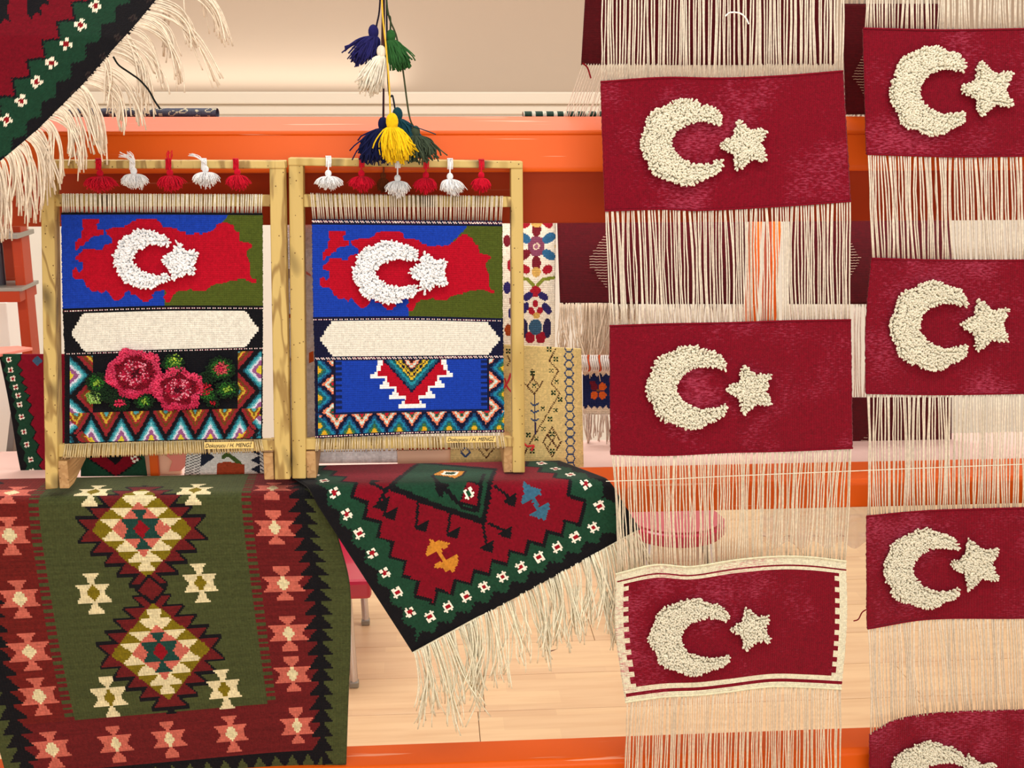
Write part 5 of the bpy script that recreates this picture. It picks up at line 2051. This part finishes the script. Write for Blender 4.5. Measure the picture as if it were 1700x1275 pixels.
def bottle(px_, py0, py1, wpx, mat, label, neck=True):
    Yb = YS2 + .05
    base = P(px_, py1, Yb)
    top = P(px_, py0, Yb)
    H = float(top[2] - base[2])
    r = wpx / 2 * Yb / F
    prof = [(r, 0), (r, H * .62), (r * .85, H * .7), (r * .4, H * .8), (r * .4, H * .9)] if neck else [(r * .96, 0), (r, .002), (r, H * .97), (r * .9, H)]
    t = thing('bottle' if neck else 'jar', label, 'bottle' if neck else 'jar')

    def lathe(nm_, pr, m_):
        bm = bmesh.new()
        rings = []
        for rr, zz in pr:
            rings.append([bm.verts.new((base[0] + rr * math.cos(2 * math.pi * i / 20), base[1] + rr * math.sin(2 * math.pi * i / 20), base[2] + zz)) for i in range(20)])
        for a_, b__ in zip(rings[:-1], rings[1:]):
            for i in range(20):
                bm.faces.new((a_[i], a_[(i + 1) % 20], b__[(i + 1) % 20], b__[i]))
        bm.faces.new(rings[0][::-1])
        bm.faces.new(rings[-1])
        me = bpy.data.meshes.new(nm_)
        bm.to_mesh(me)
        bm.free()
        me.materials.append(m_)
        for pl in me.polygons:
            pl.use_smooth = len(pl.vertices) == 4
        link(nm_, me, t)
    lathe('body', prof, mat)
    if neck:
        lathe('cap', [(r * .5, H * .88), (r * .5, H), (r * .3, H)], M_paper)
    return t


bottle(3, 372, 388, 8, M_amber, 'small amber bottle on the upper grey shelf')
bottle(14, 380, 389, 5, M_paper, 'small white jar on the upper grey shelf, nearest the amber bottle', False)
bottle(24, 385, 389, 4, M_steel, 'tiny steel jar at the right end of the upper grey shelf', False)
bottle(3, 400, 478, 15, M_darkbottle, 'tall dark cylinder standing on the lower shelf at the left edge', False)

# coral board and left hanging rug
o = link('coral_board', prism('coral_board', [P(-30, 590, 2.32), P(2, 587, 2.32), P(54, 577, 2.55), P(30, 574, 2.62), P(-30, 578, 2.6)], (0, 0, -.006), M_pinkboard, .001))
tag(o, 'coral pink board lying over the rug at the left edge', 'board')


def pat_r4(x, y):
    p = Pal(x.shape, (128, 6, 32))
    # flower line
    fy = [597, 614.5, 628.6, 643, 656.7, 671.5, 692, 717, 738, 763, 783]
    fx = [14.5, 17.6, 21, 26, 30, 32.6, 36, 40, 44.7, 51, 53]
    c = np.interp(y, fy, fx)
    ph = np.interp(y, fy, np.arange(len(fy)))
    t = tri(ph)
    p.set(x < c + 17 + 4 * t, K2)
    p.set(x < c + 15 + 4 * t, G2)
    p.set(x < c - 9 - 3 * t, K2)
    for a_, b__ in zip(fx, fy):
        flower(p, x, y, a_, b__, 5.2, .6)
    p.set(np.abs(x - 62) + np.abs(y - 599) < 9, (60, 92, 120))
    return p.c


rs4 = [588, 650, 700, 750, 800]
le4 = [-2, 11, 20, 28, 38]
kr4 = cloth('pile_rug', [0, 120], rs4, [[(l, r), (112, r)] for l, r in zip(le4, rs4)], 1.6, lambda x, y: pat_r4(np.interp(y, rs4, le4) + (x / 120) * (112 - np.interp(y, rs4, le4)), y), 2.33, M_pile)
tag(kr4, 'crimson rug with green white-flowered border hanging behind the left loom post', 'rug')
o = link('grey_leg', pxprism('grey_leg', [(20, 660), (26, 690), (18, 800), (4, 800)], 2.5, .03, M_grey, .002))
tag(o, 'dark grey slanting table leg at the left edge beside the crimson rug', 'leg')
o = link('white_box', box_mesh('white_box', float(P(-50, 560, 3.1)[0]), float(P(16, 560, 3.1)[0]), 3.1, 3.3, float(P(0, 800, 3.1)[2]), float(P(0, 502, 3.1)[2]), M_paper, .003))
tag(o, 'white cardboard box below the orange shelf at the left edge', 'box')

# rolled rugs on top of the upper beam
def pat_grey(x, y):
    p = Pal(x.shape, (82, 86, 104))
    v = np.sin(x * 0.31) + np.sin(x * .13 + y * .3) + np.sin(y * .5 + x * .05)
    p.set(v > .75, (214, 206, 176))
    p.set((v > 1.6), (82, 86, 104))
    return p.c


def roll(name, px0, px1, py0, py1, Y, pat, label):
    a0, a1 = P(px0, (py0 + py1) / 2, Y), P(px1, (py0 + py1) / 2, Y)
    r = (py1 - py0) / 2 * Y / F
    nu = int((px1 - px0) / 2)
    th = np.linspace(0, 2 * math.pi, 33)
    U = np.linspace(0, 1, nu + 1)
    c = a0[None] + (a1 - a0)[None] * U[:, None]
    V = np.stack([np.broadcast_to(c[None, :, 0], (33, nu + 1)), c[None, :, 1] + (r * 2.2 * np.cos(th))[:, None], c[None, :, 2] + (r * np.sin(th))[:, None]], -1)
    xg, yg = np.meshgrid(px0 + (px1 - px0) * (U[1:] + U[:-1]) / 2, (th[1:] + th[:-1]) / 2 * 8)
    o = grid_cloth(name, V, pat(xg, yg), M_kilim, None, np.stack(np.meshgrid(U * 2, th / 6), -1), 0.001)
    tag(o, label, 'rug')


roll('folded_rug', 118, 361, 180, 196, 2.34, pat_grey, 'folded blue grey patterned rug lying on the top orange beam')


def pat_gr(x, y):
    p = Pal(x.shape, (34, 62, 50))
    p.set(np.sin(x * .35) > .5, (214, 214, 196))
    return p.c


roll('folded_rug', 868, 1010, 185, 198, 2.34, pat_gr, 'folded dark green and white rug on the top beam beside the left flag strip')
link('support_plank', box_mesh('support_plank', X0, X1, 2.27, 2.42, float(P(850, 201, 2.34)[2]) - .02, float(P(850, 199.5, 2.34)[2]), M_orange_dark, .002), b1)

# ------------------------------------------------------------------ low furniture behind
def tube_px(name, pts, rad, mat, parent):
    a = np.array(pts, float)
    W = spline_w(np.linspace(0, 1, len(a)), np.linspace(0, 1, 12))
    link(name, tubes(name, (W @ a)[None], rad, mat, sides=8), parent)


ch = thing('chair', 'low chair with crimson seat and chrome legs behind the green kilim', 'chair')
ff = P(588, 1134, 3.30)
rf = P(607, 1030, 3.74)
sx1 = float(ff[0]) + .005
zs = 0.32
for (xx, yy, lb) in ((float(ff[0]), 3.30, 0), (float(rf[0]), 3.74, 1), (float(ff[0]) - .40, 3.30, 2), (float(rf[0]) - .44, 3.74, 3)):
    tube_px('leg', [(xx - .012, yy + .01, zs - .02), (xx, yy, .02), (xx, yy, 0.0)], .012, M_chrome, ch)
    link('foot_cap', box_mesh('foot_cap', xx - .014, xx + .014, yy - .014, yy + .014, 0, .02, M_steel, .004), ch)
link('seat', box_mesh('seat', sx1 - .46, sx1 + .055, 3.27, 3.80, zs - .03, zs + .03, M_red, .012), ch)
link('backrest', box_mesh('backrest', sx1 - .44, sx1 - .02, 3.80, 3.84, zs + .05, zs + .19, M_red, .012), ch)
for s in (-.40, -.06):
    tube_px('back_post', [(sx1 + s, 3.80, zs), (sx1 + s, 3.83, zs + .1), (sx1 + s, 3.84, zs + .17)], .010, M_chrome, ch)
ch2 = thing('chair', 'round-seated crimson chair seen through the warps of the left flag strip', 'chair')
cc2 = P(1125, 915, 3.64)
cx2 = float(cc2[0])
bm = bmesh.new()
bmesh.ops.create_cone(bm, cap_ends=True, segments=40, radius1=.17, radius2=.165, depth=.05, matrix=Matrix.Translation((cx2, 3.7, .345)))
bmesh.ops.bevel(bm, geom=[e for e in bm.edges if abs(e.verts[0].co.z - e.verts[1].co.z) < 1e-6], offset=.012, segments=3, affect='EDGES')
me = bpy.data.meshes.new('seat')
bm.to_mesh(me)
bm.free()
me.materials.append(M_red)
link('seat', me, ch2)
for (dx, dy) in ((-.12, -.12), (.12, -.12), (-.12, .12), (.12, .12)):
    tube_px('leg', [(cx2 + dx * .8, 3.7 + dy * .8, .33), (cx2 + dx, 3.7 + dy, .15), (cx2 + dx * 1.15, 3.7 + dy * 1.15, 0)], .011, M_chrome, ch2)
# orange bench board
bn = thing('bench', 'low orange bench board seen through the warps of the left flag strip', 'bench')
xa, xb = float(P(1036, 840, 4.05)[0]), float(P(1268, 840, 4.05)[0])
link('seat_board', box_mesh('seat_board', xa, xb, 4.05, 4.35, .27, .34, M_orange, .004), bn)
for s in (xa + .10, xb - .16):
    for yy in (4.20, 4.32):
        link('leg', box_mesh('leg', s - .012, s + .012, yy - .012, yy + .012, 0, .27, M_steel, .003), bn)
# scrap on the floor
o = strand('yarn_scrap', [(902, 1080), (910, 1083), (918, 1082), (926, 1079)], [3.51, 3.495, 3.50, 3.515], .006, (112, 84, 72), label='small brown yarn scrap on the wooden floor', cat='yarn')
# crumpled clear film bundle between the strips
fm, nt, b = nm('clear_film')
b.inputs['Base Color'].default_value = (0.9, 0.86, 0.84, 1)
b.inputs['Roughness'].default_value = 0.12
b.inputs['Alpha'].default_value = 0.38
b.inputs['Specular IOR Level'].default_value = 0.9
X = np.linspace(1262, 1446, 60)
Yv = np.linspace(796, 905, 40)
Xg, Yg = np.meshgrid(X, Yv)
rn = R.normal(0, 1, (12, 16))
Wc, Wr = spline_w(np.linspace(0, 1, 16), np.linspace(0, 1, 60)), spline_w(np.linspace(0, 1, 12), np.linspace(0, 1, 40))
bump_ = Wr @ rn @ Wc.T
Yg2 = Yg + np.where(np.arange(40)[:, None] > 34, 6 * np.sin(Xg / 7), 0)
V = P(Xg, Yg2, 2.24 + .012 * bump_)
me = mesh_np('plastic_film', V.reshape(-1, 3), np.stack([np.arange(2400).reshape(40, 60)[:-1, :-1], np.arange(2400).reshape(40, 60)[1:, :-1], np.arange(2400).reshape(40, 60)[1:, 1:], np.arange(2400).reshape(40, 60)[:-1, 1:]], -1).reshape(-1, 4), fm, smooth=False)
tag(link('plastic_film', me), 'crumpled clear plastic film hanging from the middle beam between the two flag strips', 'plastic')
